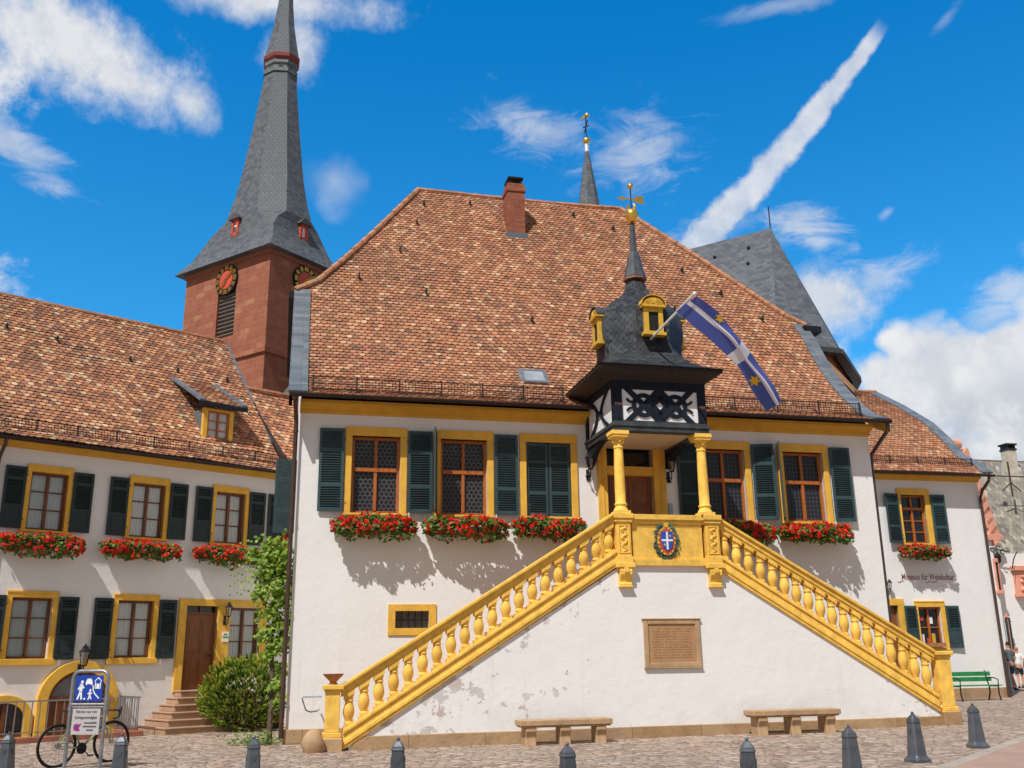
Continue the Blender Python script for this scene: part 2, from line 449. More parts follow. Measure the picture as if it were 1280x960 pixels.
M['lead_rect'] = leaded('square_leaded_glass', False)
M['glass'] = glass('window_glass')
M['dark_glass'] = plain('dark_glass', (.012, .013, .015), .08, .2, 2., spec=.6)
M['curtain'] = plain('white_net_curtain', (.78, .79, .76), .9, .06, 20.)
M['gutter'] = plain('brown_metal_gutter', (.035, .024, .02), .45, .3, 5., metal=.3)
M['pipe'] = plain('brown_downpipe', (.075, .045, .035), .45, .25, 4., metal=.2)
M['iron'] = plain('black_iron', (.02, .02, .022), .5, .3, 10., metal=.5)
M['steel'] = plain('galvanised_steel', (.32, .34, .36), .42, .25, 8., metal=.8)
M['sandstone'] = plain('buff_sandstone', (.42, .27, .15), .85, .22, 3., bump=.7, bscale=18, dirt=(.2, .14, .09), darkamt=.5)
M['plinth'] = ashlar('buff_plinth_blocks', [(0, (.33, .20, .10)), (.5, (.44, .29, .16)), (1, (.38, .25, .15))], 1.5, .9, jw=.012)
M['redstone'] = ashlar('red_sandstone_ashlar', [(0, (0.293, 0.104, 0.063)), (.45, (0.342, 0.128, 0.076)), (.8, (0.317, 0.112, 0.067)), (.95, (0.378, 0.152, 0.085)), (1, (.38, .19, .10))], .8, .36, (.17, .075, .05), .04)
M['steps'] = plain('sandstone_steps', (.40, .25, .155), .85, .2, 3., bump=.5)
M['redcurb'] = plain('red_curb_stone', (.34, .12, .075), .85, .25, 4., bump=.4)
M['pink'] = plain('pink_sandstone', (.68, .31, .21), .8, .2, 3., bump=.4)
M['brick'] = ashlar('red_chimney_brick', [(0, (.24, .07, .035)), (.5, (.33, .11, .06)), (1, (.27, .085, .05))], .25, .075, (.3, .2, .15), .08)
M['gold'] = plain('gilded_metal', (.85, .52, .10), .28, .1, 8., metal=.9)
M['gold_paint'] = plain('gold_paint', (.62, .37, .04), .5, .15, 8.)
M['leaf_wreath'] = plain('wreath_green', (.07, .13, .09), .6, .4, 25.)
M['blue'] = plain('heraldic_blue', (.02, .08, .42), .5, .1, 8.)
M['redpaint'] = plain('red_paint', (.55, .075, .045), .55, .15, 8.)
M['white_paint'] = plain('white_paint', (.78, .78, .76), .5, .05, 8.)
M['bollard'] = plain('grey_cast_iron', (.10, .11, .125), .42, .2, 7., metal=.45, bump=.25, bscale=50, dirt=(.18, .185, .19), darkamt=.7, objvar=.2, chips=(.20, .19, .18))
M['sign_blue'] = plain('traffic_sign_blue', (.012, .05, .34), .35, .06, 6.)
M['notice'] = plain('grey_white_notice', (.44, .42, .43), .5, .05, 6.)
M['ink'] = plain('dark_ink', (.06, .05, .06), .6, .1, 6.)
M['magenta'] = plain('magenta_print', (.35, .01, .13), .5, .1, 6.)
M['lettering'] = plain('faded_red_lettering', (.26, .10, .085), .8, .25, 9.)
M['rubber'] = plain('black_rubber', (.015, .015, .016), .7, .2, 10.)
M['bike'] = plain('green_bike_paint', (.26, .34, .17), .35, .15, 5.)
M['benchgreen'] = plain('green_bench_paint', (.02, .22, .065), .45, .2, 5.)
M['terracotta'] = plain('terracotta', (.36, .15, .07), .8, .2, 7., bump=.3)
M['bark'] = plain('vine_bark', (.12, .085, .055), .9, .35, 9., bump=.6)
M['box'] = plain('planter_brown', (.10, .06, .04), .8, .3, 6.)
M['geranium'] = leafy('geranium_leaf', [(0, (.06, .12, .02)), (.5, (.11, .20, .03)), (1, (.20, .28, .045))], .3)
M['blossom'] = leafy('geranium_blossom', [(0, (.72, .02, .012)), (.4, (.85, .04, .015)), (.75, (.90, .10, .03)), (.88, (.85, .05, .10)), (1, (.86, .22, .20))], .25)
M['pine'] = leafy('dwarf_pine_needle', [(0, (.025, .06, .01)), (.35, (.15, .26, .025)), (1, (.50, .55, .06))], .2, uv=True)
M['vine'] = leafy('vine_leaf', [(0, (.09, .19, .02)), (.5, (.24, .38, .035)), (1, (.42, .52, .08))], .4)
M['skin'] = plain('skin', (.55, .28, .18), .6, .08, 8.)
M['shirt_grey'] = plain('dark_shirt', (.10, .12, .13), .85, .1, 8.)
M['shirt_white'] = plain('white_shirt', (.75, .74, .72), .85, .06, 8.)
M['shorts'] = plain('dark_shorts', (.04, .045, .06), .85, .1, 8.)
M['hair_dark'] = plain('dark_hair', (.03, .02, .015), .7, .2, 20.)
M['hair_red'] = plain('ginger_hair', (.45, .16, .04), .7, .2, 20.)
M['ground'] = cobbles('cobble_setts')
M['road'] = plain('reddish_road_paving', (.36, .235, .18), .85, .15, 1.2, bump=.5, bscale=60, dirt=(.27, .19, .15), darkamt=.5)
M['kerb'] = plain('kerb_stone', (.36, .30, .25), .85, .2, 3., bump=.4)

# ------------------------------------------------------------------ ground
def build_ground():
    g = MB()
    xs = [-400, -120, -50]+[-30+2*i for i in range(41)]+[70, 140, 400]
    ys = [-400, -120, -40]+[-20+2*i for i in range(51)]+[110, 200, 400]
    vs = [(x, y, gzw(x, y)) for y in ys for x in xs]; n = len(xs)
    fs = [(j*n+i, j*n+i+1, (j+1)*n+i+1, (j+1)*n+i) for j in range(len(ys)-1) for i in range(n-1)]
    g.add(vs, fs)
    tag(g.build('ground', M['ground']), kind='structure')
    a, b = ground(1100, 995), ground(1285, 922, .1)
    d = (b-a); d /= np.hypot(d[0], d[1]); nrm = np.array([d[1], -d[0], 0])
    r = MB(); k = MB()
    pts = [a+d*s for s in (-30, -10, 0, 2, 4, 6, 8, 10, 14, 20, 40)]
    vs = []
    for p in pts:
        q = p+nrm*7
        vs += [(p[0], p[1], gzw(p[0], p[1])+.006), (q[0], q[1], gzw(q[0], q[1])+.006)]
    r.add(vs, [(2*i, 2*i+1, 2*i+3, 2*i+2) for i in range(len(pts)-1)])
    tag(r.build('road', M['road']), kind='structure')
    for i in range(len(pts)-1):
        n_ = max(int(np.hypot(*(pts[i+1]-pts[i])[:2])/.8), 1)
        for j in range(n_):
            p = pts[i]+(pts[i+1]-pts[i])*(j+.02)/n_; q = pts[i]+(pts[i+1]-pts[i])*(j+.97)/n_
            k.bar((p[0], p[1], gzw(p[0], p[1])-.02), (q[0], q[1], gzw(q[0], q[1])-.02), .22, .06+rnd.random()*.01)
    tag(k.build('kerb', M['kerb'], bevel=.01), kind='structure')
build_ground()

# ------------------------------------------------------------------ shared building pieces
def wall_holes(mb, u0, u1, z0, z1, holes, depth=.22, v=0., mat=0):
    us = sorted({u0, u1, *[h[0] for h in holes], *[h[1] for h in holes]}); zs = sorted({z0, z1, *[h[2] for h in holes], *[h[3] for h in holes]})
    for i in range(len(us)-1):
        for j in range(len(zs)-1):
            cu, cz = (us[i]+us[i+1])/2, (zs[j]+zs[j+1])/2
            if any(h[0] < cu < h[1] and h[2] < cz < h[3] for h in holes): continue
            mb.add([(us[i], v, zs[j]), (us[i+1], v, zs[j]), (us[i+1], v, zs[j+1]), (us[i], v, zs[j+1])], [(0, 1, 2, 3)], mat)
    for a, b, c, d in holes:
        w = v+depth
        mb.add([(a, v, c), (b, v, c), (b, v, d), (a, v, d), (a, w, c), (b, w, c), (b, w, d), (a, w, d)],
               [(0, 4, 5, 1), (1, 5, 6, 2), (2, 6, 7, 3), (3, 7, 4, 0)], mat)
def surround_mb(w, h, jl=.15, jr=.15, jt=.2, jb=0., proud=.05, depth=.2, sill=0.):
    """stone surround; origin bottom centre of the opening, opening w x h"""
    m = MB(); a = w/2
    m.box(-a-jl, -a, -proud, depth, 0, h); m.box(a, a+jr, -proud, depth, 0, h)
    m.box(-a-jl, a+jr, -proud, depth, h, h+jt)
    m.box(-a-jl-.0, a+jr+.0, -proud-.015, 0., h+jt-.05, h+jt+.003)
    if jb: m.box(-a-jl-sill, a+jr+sill, -proud-sill*.8, depth, -jb, 0)
    return m
def sash_mb(w, h, rows, trans=None, fw=.065, mid=.07, bars=(), v0=.1):
    m = MB(); a = w/2
    m.box(-a, -a+fw, v0, v0+.07, 0, h); m.box(a-fw, a, v0, v0+.07, 0, h)
    m.box(-a+fw, a-fw, v0, v0+.07, h-fw, h); m.box(-a+fw, a-fw, v0, v0+.07, 0, fw)
    m.box(-mid/2, mid/2, v0-.012, v0+.06, fw, h-fw)
    if trans: m.box(-a+fw, a-fw, v0-.025, v0+.055, trans-.045, trans+.045)
    for z in bars:
        m.box(-a+fw, -mid/2, v0+.012, v0+.045, z-.016, z+.016); m.box(mid/2, a-fw, v0+.012, v0+.045, z-.016, z+.016)
    return m
def pane_mb(w, h, v=.15): return MB().add([(-w/2+.05, v, .05), (w/2-.05, v, .05), (w/2-.05, v, h-.05), (-w/2+.05, v, h-.05)], [(0, 1, 2, 3)])
def curtain_mb(w, h, v=.21):
    m = MB(); n = 40; vs = []
    for i in range(n+1):
        u = -w/2+w*i/n; d = .018*math.sin(i*1.9)+.012*math.sin(i*.8+1)
        vs += [(u, v+d, 0.), (u, v+d*.6, h)]
    return m.add(vs, [(2*i, 2*i+2, 2*i+3, 2*i+1) for i in range(n)])
def shutter_mb(w, h, rails=(.32, .74), solid_low=False):
    """hinge edge at x=0, leaf to +x, closed leaf in the plane y=0; slats really tilted"""
    m = MB(); s = .06; t = .04
    m.box(0, s, -t/2, t/2, 0, h); m.box(w-s, w, -t/2, t/2, 0, h)
    zs = [0, *[r*h for r in rails], h]
    m.box(s, w-s, -t/2+.002, t/2-.002, 0, .085); m.box(s, w-s, -t/2+.002, t/2-.002, h-.075, h)
    for r in rails: m.box(s, w-s, -t/2+.002, t/2-.002, r*h-.04, r*h+.04)
    edges = [(.085, rails[0]*h-.04)]+[(rails[i]*h+.04, rails[i+1]*h-.04) for i in range(len(rails)-1)]+[(rails[-1]*h+.04, h-.075)]
    rot = Matrix.Rotation(R(-38), 3, 'X')
    for k, (a, b) in enumerate(edges):
        if solid_low and k == 0:
            m.box(s, w-s, -.008, .008, a, b); m.box(s+.05, w-s-.05, -.016, .016, a+.05, b-.05); continue
        n = max(int((b-a)/.052), 1)
        for i in range(n):
            z = a+(b-a)*(i+.5)/n
            m.box(s, w-s, -.027, .027, z-.005, z+.005, rot=rot)
        m.box(s, w-s, .012, .016, a, b)
    for z in (h*.15, h*.87): m.box(-.03, .1, -t/2-.006, -t/2, z-.014, z+.014)
    return m
def window_box(name_label, u, v, z, length, seed, parent_frame, group, hang=.35, rise=.22):
    fr = parent_frame; r = random.Random(seed)
    t = thing('window_box', name_label, 'flower box', fr.w(u, v, z), fr.yaw, group)
    L = length/2
    MB().box(-L+.12, L-.12, -.10, .17, -.17, .0).build('box', M['box'], t, bevel=.01)
    fo = MB()
    def leafpos(core=1.):
        x = r.uniform(-1, 1); th = r.uniform(-1.35, math.pi*.9)      # -pi/2 hangs down, 0 faces the street, pi/2 is the top
        lump = .78+.6*mnoise.noise(Vector((x*L*2.6+seed, th*1.1, seed*1.7)))+.16*mnoise.noise(Vector((x*L*8., th*3., seed)))
        end = max(1-.55*abs(x)**5, .3)
        k = lump*end*core
        return Vector((x*L*(1.0+.05*r.random()), -.05-.38*k*max(math.cos(th), -.45), -.03+(rise if th > 0 else hang*1.1)*1.12*k*math.sin(th)))
    for i in range(int(900*length)):
        p = leafpos(r.choice((1, 1, .95, .85, .7)))
        a = Vector((r.gauss(0, .8), r.gauss(-.6, .6), r.gauss(.7, .6))).normalized(); b = a.cross(Vector((r.gauss(0, 1), r.gauss(0, 1), r.gauss(0, 1)))).normalized(); c = a.cross(b)
        if i % 5 == 0: p.y = r.uniform(-.1, .16); p.z *= .8
        s = r.uniform(.026, .046)
        fo.add([p+b*s, p+(b*.3+c*.95)*s, p-(b*.8-c*.5)*s, p-(b*.8+c*.5)*s, p+(b*.3-c*.95)*s], [(0, 1, 2, 3, 4)])
    for i in range(int(9*length)):     # a few trailing shoots
        x = r.uniform(-L*.95, L*.95); p = Vector((x, -.2-r.uniform(0, .12), -hang*.8)); k = r.randint(2, 4)
        for j in range(k):
            q = p+Vector((r.uniform(-.03, .03), r.uniform(-.03, .03), -.03*j)); s = .03
            fo.add([q+Vector((s, 0, 0)), q+Vector((0, -s*.4, s)), q-Vector((s, 0, 0)), q+Vector((0, -.01, -s))], [(0, 1, 2, 3)])
    fo.build('foliage', M['geranium'], t)
    bl = MB()
    for i in range(int(105*length)):
        p = leafpos(1.03); p.y -= .015; p.z += .01
        if p.z < -hang*.75 and r.random() < .6: continue
        nn = r.randint(9, 13); rad = r.uniform(.028, .05)
        vs = []; fs = []
        # one connected little umbel: petals round a core, so each bloom is one island with one tint
        core = len(vs); vs.append(tuple(p))
        for j in range(nn):
            d = Vector((r.gauss(0, 1), r.gauss(-.35, .9), r.gauss(.25, .9))).normalized()
            e = d.cross(Vector((r.gauss(0, 1), r.gauss(0, 1), r.gauss(0, 1)))).normalized()*rad*.55
            b0 = len(vs); vs += [tuple(p+d*rad+e), tuple(p+d*rad*1.25), tuple(p+d*rad-e)]
            fs.append((core, b0, b0+1, b0+2))
        bl.add(vs, fs)
    bl.build('blossoms', M['blossom'], t)
    return t
def lantern(label, fr, u, v, z, parent=None, s=1.):
    """wall lantern: origin at its wall plate, the lamp hangs in front"""
    t = thing('wall_lantern', label, 'lantern', fr.w(u, v, z), fr.yaw)
    m = MB(); m.lathe([(.05*s, -.02), (.06*s, 0), (.05*s, .02)], (0, -.02, -.25*s), 10); m.box(-.035*s, .035*s, -.03, 0, -.36*s, -.1*s)
    m.tube([(0, -.02, -.3*s), (0, -.12*s, -.36*s), (0, -.22*s, -.3*s), (0, -.24*s, -.14*s)], .014*s, 6)
    m.ball((0, -.12*s, -.36*s), .03*s, 8)
    m.build('bracket', M['iron'], t, smooth=True)
    c = (0, -.24*s, 0)
    q = MB()
    q.lathe([(.055*s, -.14*s), (.06*s, -.12*s), (.045*s, -.115*s)], c, 6)
    for k in range(6):
        a = k*math.pi/3
        q.bar((c[0]+.058*s*math.cos(a), c[1]+.058*s*math.sin(a), -.12*s), (c[0]+.105*s*math.cos(a), c[1]+.105*s*math.sin(a), .13*s), .012*s, .012*s)
    q.lathe([(.13*s, .13*s), (.125*s, .145*s), (.06*s, .22*s), (.055*s, .25*s), (.03*s, .26*s), (.012*s, .3*s)], c, 6)
    q.build('lamp_cage', M['iron'], t)
    MB().lathe([(.05*s, -.11*s), (.098*s, .125*s)], c, 6).build('lamp_glass', M['glass'], t)
    return t
def roof_sheet(mb, rows, ncol=30, flip=False, jit=.015, seed=0., uoff=0.):
    """rows: (v, z, uL, uR) from eave to ridge; metric UVs run along the tile courses"""
    acc = 0.; arr = []
    for i, (v, z, a, b) in enumerate(rows):
        if i: acc += math.hypot(v-rows[i-1][0], z-rows[i-1][1])
        for j in range(ncol+1):
            u = a+(b-a)*j/ncol
            dz = jit*mnoise.noise(Vector((u*.6+seed, v*.6, 3.1)))*(1 if 0 < i else .3)
            arr.append((u, v, z+dz, u+uoff, acc))
    n = ncol+1; fs = []; uvs = []
    for i in range(len(rows)-1):
        for j in range(ncol):
            f = (i*n+j, i*n+j+1, (i+1)*n+j+1, (i+1)*n+j)
            if flip: f = f[::-1]
            fs.append(f); uvs.append([(arr[k][3], arr[k][4]) for k in f])
    mb.add([p[:3] for p in arr], fs, 0, uvs)
def tile_courses(mb, rows, seed=0, w=.158, h=.130, mat=1, usag=.02):
    """real plain tiles with rounded tails, laid course by course over a roof profile (v, z, uL, uR)"""
    r = random.Random(seed); S = [0.]
    for a, b in zip(rows, rows[1:]): S.append(S[-1]+math.hypot(b[0]-a[0], b[1]-a[1]))
    V, Z, UL, UR = (np.array([q[i] for q in rows]) for i in range(4))
    n = int(S[-1]/h)+1
    for k in range(n):
        s0 = k*h+r.uniform(-.006, .006)
        f = lambda s: (float(np.interp(s, S, V)), float(np.interp(s, S, Z)))
        a, b = f(max(s0-.05, 0)), f(min(s0+.2, S[-1])); d = math.hypot(b[0]-a[0], b[1]-a[1]) or 1
        nv, nz = -(b[1]-a[1])/d, (b[0]-a[0])/d; tv, tz = (b[0]-a[0])/d, (b[1]-a[1])/d
        base = f(max(s0, 0)); ul = float(np.interp(s0+h*.5, S, UL)); ur = float(np.interp(s0+h*.5, S, UR))
        ds0 = s0-max(s0, 0); top = min(h*1.12, S[-1]-s0)
        if top < .04: continue
        off = (k % 2)*w/2+r.uniform(-.012, .012)
        for c in range(int((ul-off)/w)-1, int((ur-off)/w)+2):
            u0, u1 = off+c*w+.004, off+(c+1)*w-.004; um = (u0+u1)/2
            if u1 < ul+.03 or u0 > ur-.03: continue
            lift = .024+r.uniform(-.004, .007); skew = r.uniform(-.004, .004); dz = usag*mnoise.noise(Vector((um*.6+seed, base[0]*.6, 3.1)))
            bow = h*r.uniform(.26, .36); pts = []
            for x in (-1, -.6, -.2, .2, .6, 1):
                u = min(max(um+x*(u1-u0)/2, ul), ur); ss = bow*x*x+ds0+skew*x
                pts.append((u, ss))
            vs = []
            for lf in (lift, lift-.024):
                for u, ss in pts: vs.append((u, base[0]+tv*ss+nv*lf, base[1]+tz*ss+nz*lf+dz))
            for u in (min(u1, ur), max(u0, ul)):
                vs.append((u, base[0]+tv*(top+ds0)+nv*.003, base[1]+tz*(top+ds0)+nz*.003+dz))
            q = (r.random(), r.random())
            fs = [(0, 1, 2, 3, 4, 5, 12, 13)]+[(6+i, 7+i, i+1, i) for i in range(5)]
            mb.add(vs, fs, mat, [[q]*len(g) for g in fs])
def mirrored(m):
    o = MB(); o.v = [(-x, y, z) for x, y, z in m.v]; o.f = [f[::-1] for f in m.f]; o.m = list(m.m); return o
def gutter_mb(path, r=.075):
    """half-round gutter along a path, open upwards"""
    m = MB(); pts = [Vector(p) for p in path]
    t = (pts[-1]-pts[0]).normalized(); x = t.cross(Vector((0, 0, 1))).normalized()
    n = 9; vs = []
    for p in pts:
        for rr in (r, r-.012):
            vs += [p+x*rr*math.cos(math.pi+math.pi*j/(n-1))+Vector((0, 0, rr*math.sin(math.pi+math.pi*j/(n-1)))) for j in range(n)]
    k = 2*n
    for i in range(len(pts)-1):
        a, b = i*k, (i+1)*k
        fs = [(a+j, a+j+1, b+j+1, b+j) for j in range(n-1)]+[(a+n+j+1, a+n+j, b+n+j, b+n+j+1) for j in range(n-1)]
        fs += [(a, b, b+n, a+n), (a+n-1, a+2*n-1, b+2*n-1, b+n-1)]
        m.add(vs[a:a+2*k], [tuple(q-a for q in f) for f in fs])
    for p, s in ((pts[0], 1), (pts[-1], -1)):
        q = [p+x*r*math.cos(math.pi+math.pi*j/(n-1))+Vector((0, 0, r*math.sin(math.pi+math.pi*j/(n-1)))) for j in range(n)]
        m.add(q, [tuple(range(n))[::s]])
    return m
def snow_guard_mb(u0, u1, v, z, tilt=(.1, .29), step=.075):
    m = MB(); dv, dz = tilt
    for k in (0, .5, 1.): m.bar((u0, v+dv*k*.3-.05, z+dz*k), (u1, v+dv*k*.3-.05, z+dz*k), .016, .016)
    n = int((u1-u0)/step)
    for i in range(n+1):
        u = u0+(u1-u0)*i/n
        m.bar((u, v-.05, z), (u, v+dv*.3-.05, z+dz), .009, .009)
    k = max(int((u1-u0)/.95), 1)
    for i in range(k+1):
        u = u0+.04+(u1-u0-.08)*i/k
        m.bar((u, v-.06, z-.1), (u, v-.03, z+dz+.04), .035, .012); m.bar((u, v-.06, z-.07), (u, v+.18, z+.14), .03, .012)
    return m
def ridge_caps(mb, pts, r=.085, seg=.33):
    """overlapping half-round ridge tiles along a polyline"""
    pts = [Vector(p) for p in pts]
    for a, b in zip(pts, pts[1:]):
        n = max(int((b-a).length/seg), 1); d = (b-a)/n
        for i in range(n):
            p = a+d*i; s = rnd.uniform(.94, 1.08)
            mb.tube([p-d*.08, p+d*1.0], [r*1.12*s, r*.92*s], 8)

# ================================================================== TOWN HALL
hall = thing('town_hall', 'white town hall with tall half-hipped tile roof, yellow double stair and timber porch turret', 'building', HF.w(0, 0), YAW_HALL)
HW, HD = 14.21, 13.0
def zroof(v): return 10.24+1.4*(v-2.33)
W_OPEN_W, W_OPEN_H, SILL = 1.08, 1.74, 4.75
WIN = [1.7, 3.7, 5.71, 10.155, 12.285]           # window axes
DOOR_U, FLOOR = 7.715, 3.70
holes = [(c-W_OPEN_W/2, c+W_OPEN_W/2, SILL, SILL+W_OPEN_H) for c in WIN]
holes += [(7.13, 8.30, FLOOR, 6.42), (2.2, 2.93, 2.28, 2.64)]
def build_hall_shell():
    m = MB()
    wall_holes(m, 0, HW, -.2, 7.3, holes)
    # gables and back
    def gable(u, fl):
        z1 = 10.9; v1 = 2.83
        prof_ = [(0, 7.3), (.27, 7.58), (.54, 7.8), (.86, 8.1), (1.18, 8.42), (1.67, 9.02), (2.0, 9.5), (2.33, 10.05), (2.75, 10.65)]
        poly = [(0, -.2), (HD, -.2)]+[(HD-a, b) for a, b in prof_]+prof_[::-1]
        vs = [(u, a, b) for a, b in poly]
        m.add(vs, [tuple(range(len(vs)))[::fl]])
    gable(0, -1); gable(HW, 1)
    m.add([(0, HD, -.2), (HW, HD, -.2), (HW, HD, 7.3), (0, HD, 7.3)], [(3, 2, 1, 0)])
    m.build('wall', M['white'], hall)
    MB().box(-.05, HW+.05, -.05, HD, -.1, .285).build('plinth', M['plinth'], hall, bevel=.015)
    # moulded cornice under the eaves
    prof = [(0.02, 6.965), (-.05, 6.965), (-.07, 7.0), (-.07, 7.05), (-.13, 7.09), (-.22, 7.13), (-.30, 7.15), (-.30, 7.22), (.02, 7.24)]
    MB().prismu(prof, -.02, HW+.02).build('cornice', M['ochre'], hall)
    # gutter and downpipes
    gut = gutter_mb([(-.27, -.62, 7.26), (14.5, -.62, 7.26)])
    for i in range(15): gut.bar((i*1.03, -.70, 7.20), (i*1.03, -.50, 7.28), .03, .008)
    gut.build('gutter', M['gutter'], hall)
    dp = MB().tube([(-.13, -.6, 7.2), (-.13, -.55, 7.08), (-.1, -.13, 6.86), (-.09, -.085, 6.7), (-.09, -.085, .12)], .048, 10)
    for z in (6.5, 4.6, 2.7, .9): dp.tube([(-.09, -.085, z), (-.09, -.085, z+.05)], .058, 10)
    dp.build('downpipe', M['pipe'], hall, smooth=True)
    dp2 = MB().tube([(14.42, -.6, 7.2), (14.42, -.57, 7.02), (14.36, -.2, 6.75), (14.29, .06, 6.5), (14.29, .1, 6.2), (14.29, .1, .12)], .048, 10)
    dp2.build('downpipe', M['pipe'], hall, smooth=True)
build_hall_shell()

def build_hall_roof():
    fv = [-.6, -.3, 0, .27, .54, .86, 1.18, 1.67, 2.0, 2.33, 2.85]
    fz = [7.26, 7.37, 7.52, 7.72, 7.96, 8.26, 8.6, 9.2, 9.68, 10.24, 10.95]
    hipL = [(10.95, -.32), (11.35, .3), (12.39, 1.05), (13.73, 1.93), (16.08, 3.4)]
    hipR = [(10.95, 14.45), (11.35, 13.95), (12.39, 13.15), (13.73, 12.15), (16.08, 10.2)]
    rows = [(v, z, -.25, 14.45) for v, z in zip(fv, fz)]
    zz = [11.35, 11.9, 12.39, 13.1, 13.73, 14.4, 15.2, 16.08]
    zl, ul = zip(*hipL); zr, ur = zip(*hipR)
    for z in zz:
        rows.append((2.33+(z-10.24)/1.4, z, float(np.interp(z, zl, ul)), float(np.interp(z, zr, ur))))
    m = MB(); roof_sheet(m, [(v, z-.03, a, b) for v, z, a, b in rows], 44, seed=1., jit=.055)
    m.m = [2]*len(m.m); tile_courses(m, [(v, z, max(a, .09) if z < 10.9 else a, min(b, 14.11) if z < 10.9 else b) for v, z, a, b in rows], 1, usag=.055)
    back = [(HD-v, z, a, b) for v, z, a, b in rows]
    roof_sheet(m, back, 10, flip=True, seed=5.)
    # half hips: quads between the front and back hip curves
    for side in (0, 1):
        pr = [(r[2] if side == 0 else r[3], r[0], r[1]) for r in rows[10:]]
        acc = 0
        for a, b in zip(pr, pr[1:]):
            d = math.hypot(a[0]-b[0], a[2]-b[2])
            q = [(a[0], HD-a[1], a[2]), (a[0], a[1], a[2]), (b[0], b[1], b[2]), (b[0], HD-b[1], b[2])]
            uv = [(HD-a[1], acc), (a[1], acc), (b[1], acc+d), (HD-b[1], acc+d)]
            if side: q = [q[1], q[0], q[3], q[2]]; uv = [uv[1], uv[0], uv[3], uv[2]]
            m.add(q, [(0, 1, 2, 3)], 0, [uv]); acc += d
    rf = m.build('roof', [M['tile'], M['tile_real'], M['underlay']], hall)
    caps = MB()
    ridge_caps(caps, [(3.4, 6.5, 16.1), (5.6, 6.5, 16.06), (8, 6.5, 16.05), (10.2, 6.5, 16.1)])
    for side in (2, 3):
        ridge_caps(caps, [(r[side], r[0]-.02, r[1]+.03) for r in rows[10:]])
    caps.build('ridge_tiles', M['tile_cap'], rf, smooth=True)
    # slate strips along the verges of the front slope, with boards beneath
    for a, b in ((-.29, .13), (14.07, 14.49)):
        sv = MB(); roof_sheet(sv, [(v-.022, z+.06, a, b) for v, z in zip(fv, fz)], 1, jit=0)
        sv.build('slate_verge', M['slate_trim'], rf, solid=.07)
    for u in (-.27, 14.40):
        bd = MB()
        for (v0, z0), (v1, z1) in zip(zip(fv, fz), list(zip(fv, fz))[1:]):
            bd.add([(u, v0, z0-.30), (u+.07, v0, z0-.30), (u+.07, v0, z0-.05), (u, v0, z0-.05), (u, v1, z1-.30), (u+.07, v1, z1-.30), (u+.07, v1, z1-.05), (u, v1, z1-.05)],
                   [(0, 1, 5, 4), (1, 2, 6, 5), (2, 3, 7, 6), (3, 0, 4, 7)])
        if u < 0:
            for (v0, z0), (v1, z1) in zip(zip(fv, fz), list(zip(fv, fz))[1:]):
                bd.add([(-.2, v0+.04, z0-.06), (-.003, v0+.04, z0-.06), (-.003, v1+.04, z1-.06), (-.2, v1+.04, z1-.06)], [(0, 1, 2, 3), (3, 2, 1, 0)])
        bd.build('verge_board', M['ochre'], rf)
    # small eaves of the half hips
    MB().prismu([(2.75, 10.72), (2.75, 10.90), (HD-2.75, 10.90), (HD-2.75, 10.72)], -.42, -.2).build('half_hip_eave', M['timber'], rf)
    MB().prismu([(2.62, 10.70), (2.62, 10.90), (HD-2.62, 10.90), (HD-2.62, 10.70)], 14.3, 14.85).build('half_hip_eave', M['timber'], rf)
    sg = snow_guard_mb(.2, 6.1, -.12, 7.5); sg.build('snow_guard', M['gutter'], rf)
    snow_guard_mb(9.3, 14.0, -.12, 7.5).build('snow_guard', M['gutter'], rf)
    # roof hooks
    def on_roof(u, v): return Vector((u, v, float(np.interp(v, [r[0] for r in rows], [r[1] for r in rows]))))
    hk = MB().bar((0, -.1, .02), (0, .1, .16), .05, .03).bar((0, -.1, .02), (0, -.07, .16), .05, .025)
    h0 = None
    for u, v in [(3.5, 5.9), (3.2, 5.2), (5.0, 6.1), (8.4, 6.0), (2.6, 4.2), (1.4, 3.3), (3.2, 3.0), (6.0, 2.4), (9.6, 5.6), (11.3, 4.3), (12.2, 3.6), (13.1, 2.9), (10.4, 3.0)]:
        o = hk.build('roof_hook', M['iron'], rf) if h0 is None else h0.copy()
        if h0 is not None: COL.objects.link(o)
        h0 = h0 or o; o.location = on_roof(u, v)
    # chimney
    def rp(x, y):   # pixel to the straight upper slope
        lo, hi = 2.5, 6.6
        for _ in range(40):
            mid = (lo+hi)/2; a = HF.on_v(x, y, mid)
            if a[2] > zroof(mid): lo = mid
            else: hi = mid
        return HF.on_v(x, y, lo)
    a = rp(635, 295); b = rp(656, 294); v0 = a[1]
    top = HF.on_v(645, 229, v0)[2]; tt = HF.on_v(645, 220, v0)[2]
    ch = MB().box(a[0], b[0], v0, v0+.62, a[2]-.2, top).box(a[0]-.03, b[0]+.03, v0-.03, v0+.65, top-.28, top-.16)
    c = ch.build('chimney', M['brick'], rf)
    k = MB().box(a[0]-.05, b[0]+.05, v0-.06, v0+.7, a[2]-.25, a[2]+.12)
    k.build('chimney_flashing', M['slate_trim'], rf)
    cap = MB(); w_ = b[0]-a[0]
    for du in (.08, w_-.14):
        for dv in (.04, .5): cap.box(a[0]+du, a[0]+du+.06, v0+dv, v0+dv+.07, top, tt-.08)
    cap.box(a[0]+.03, b[0]-.03, v0+.0, v0+.6, tt-.08, tt-.03); cap.box(a[0]+.08, b[0]-.08, v0+.08, v0+.5, tt-.03, tt+.02)
    cap.build('chimney_cap', M['iron'], rf)
    # skylight
    p = on_roof(5.63, .92); q = on_roof(5.63, 1.35); d = (q-p).normalized(); n = Vector((0, -d.z, d.y))
    sk = MB()
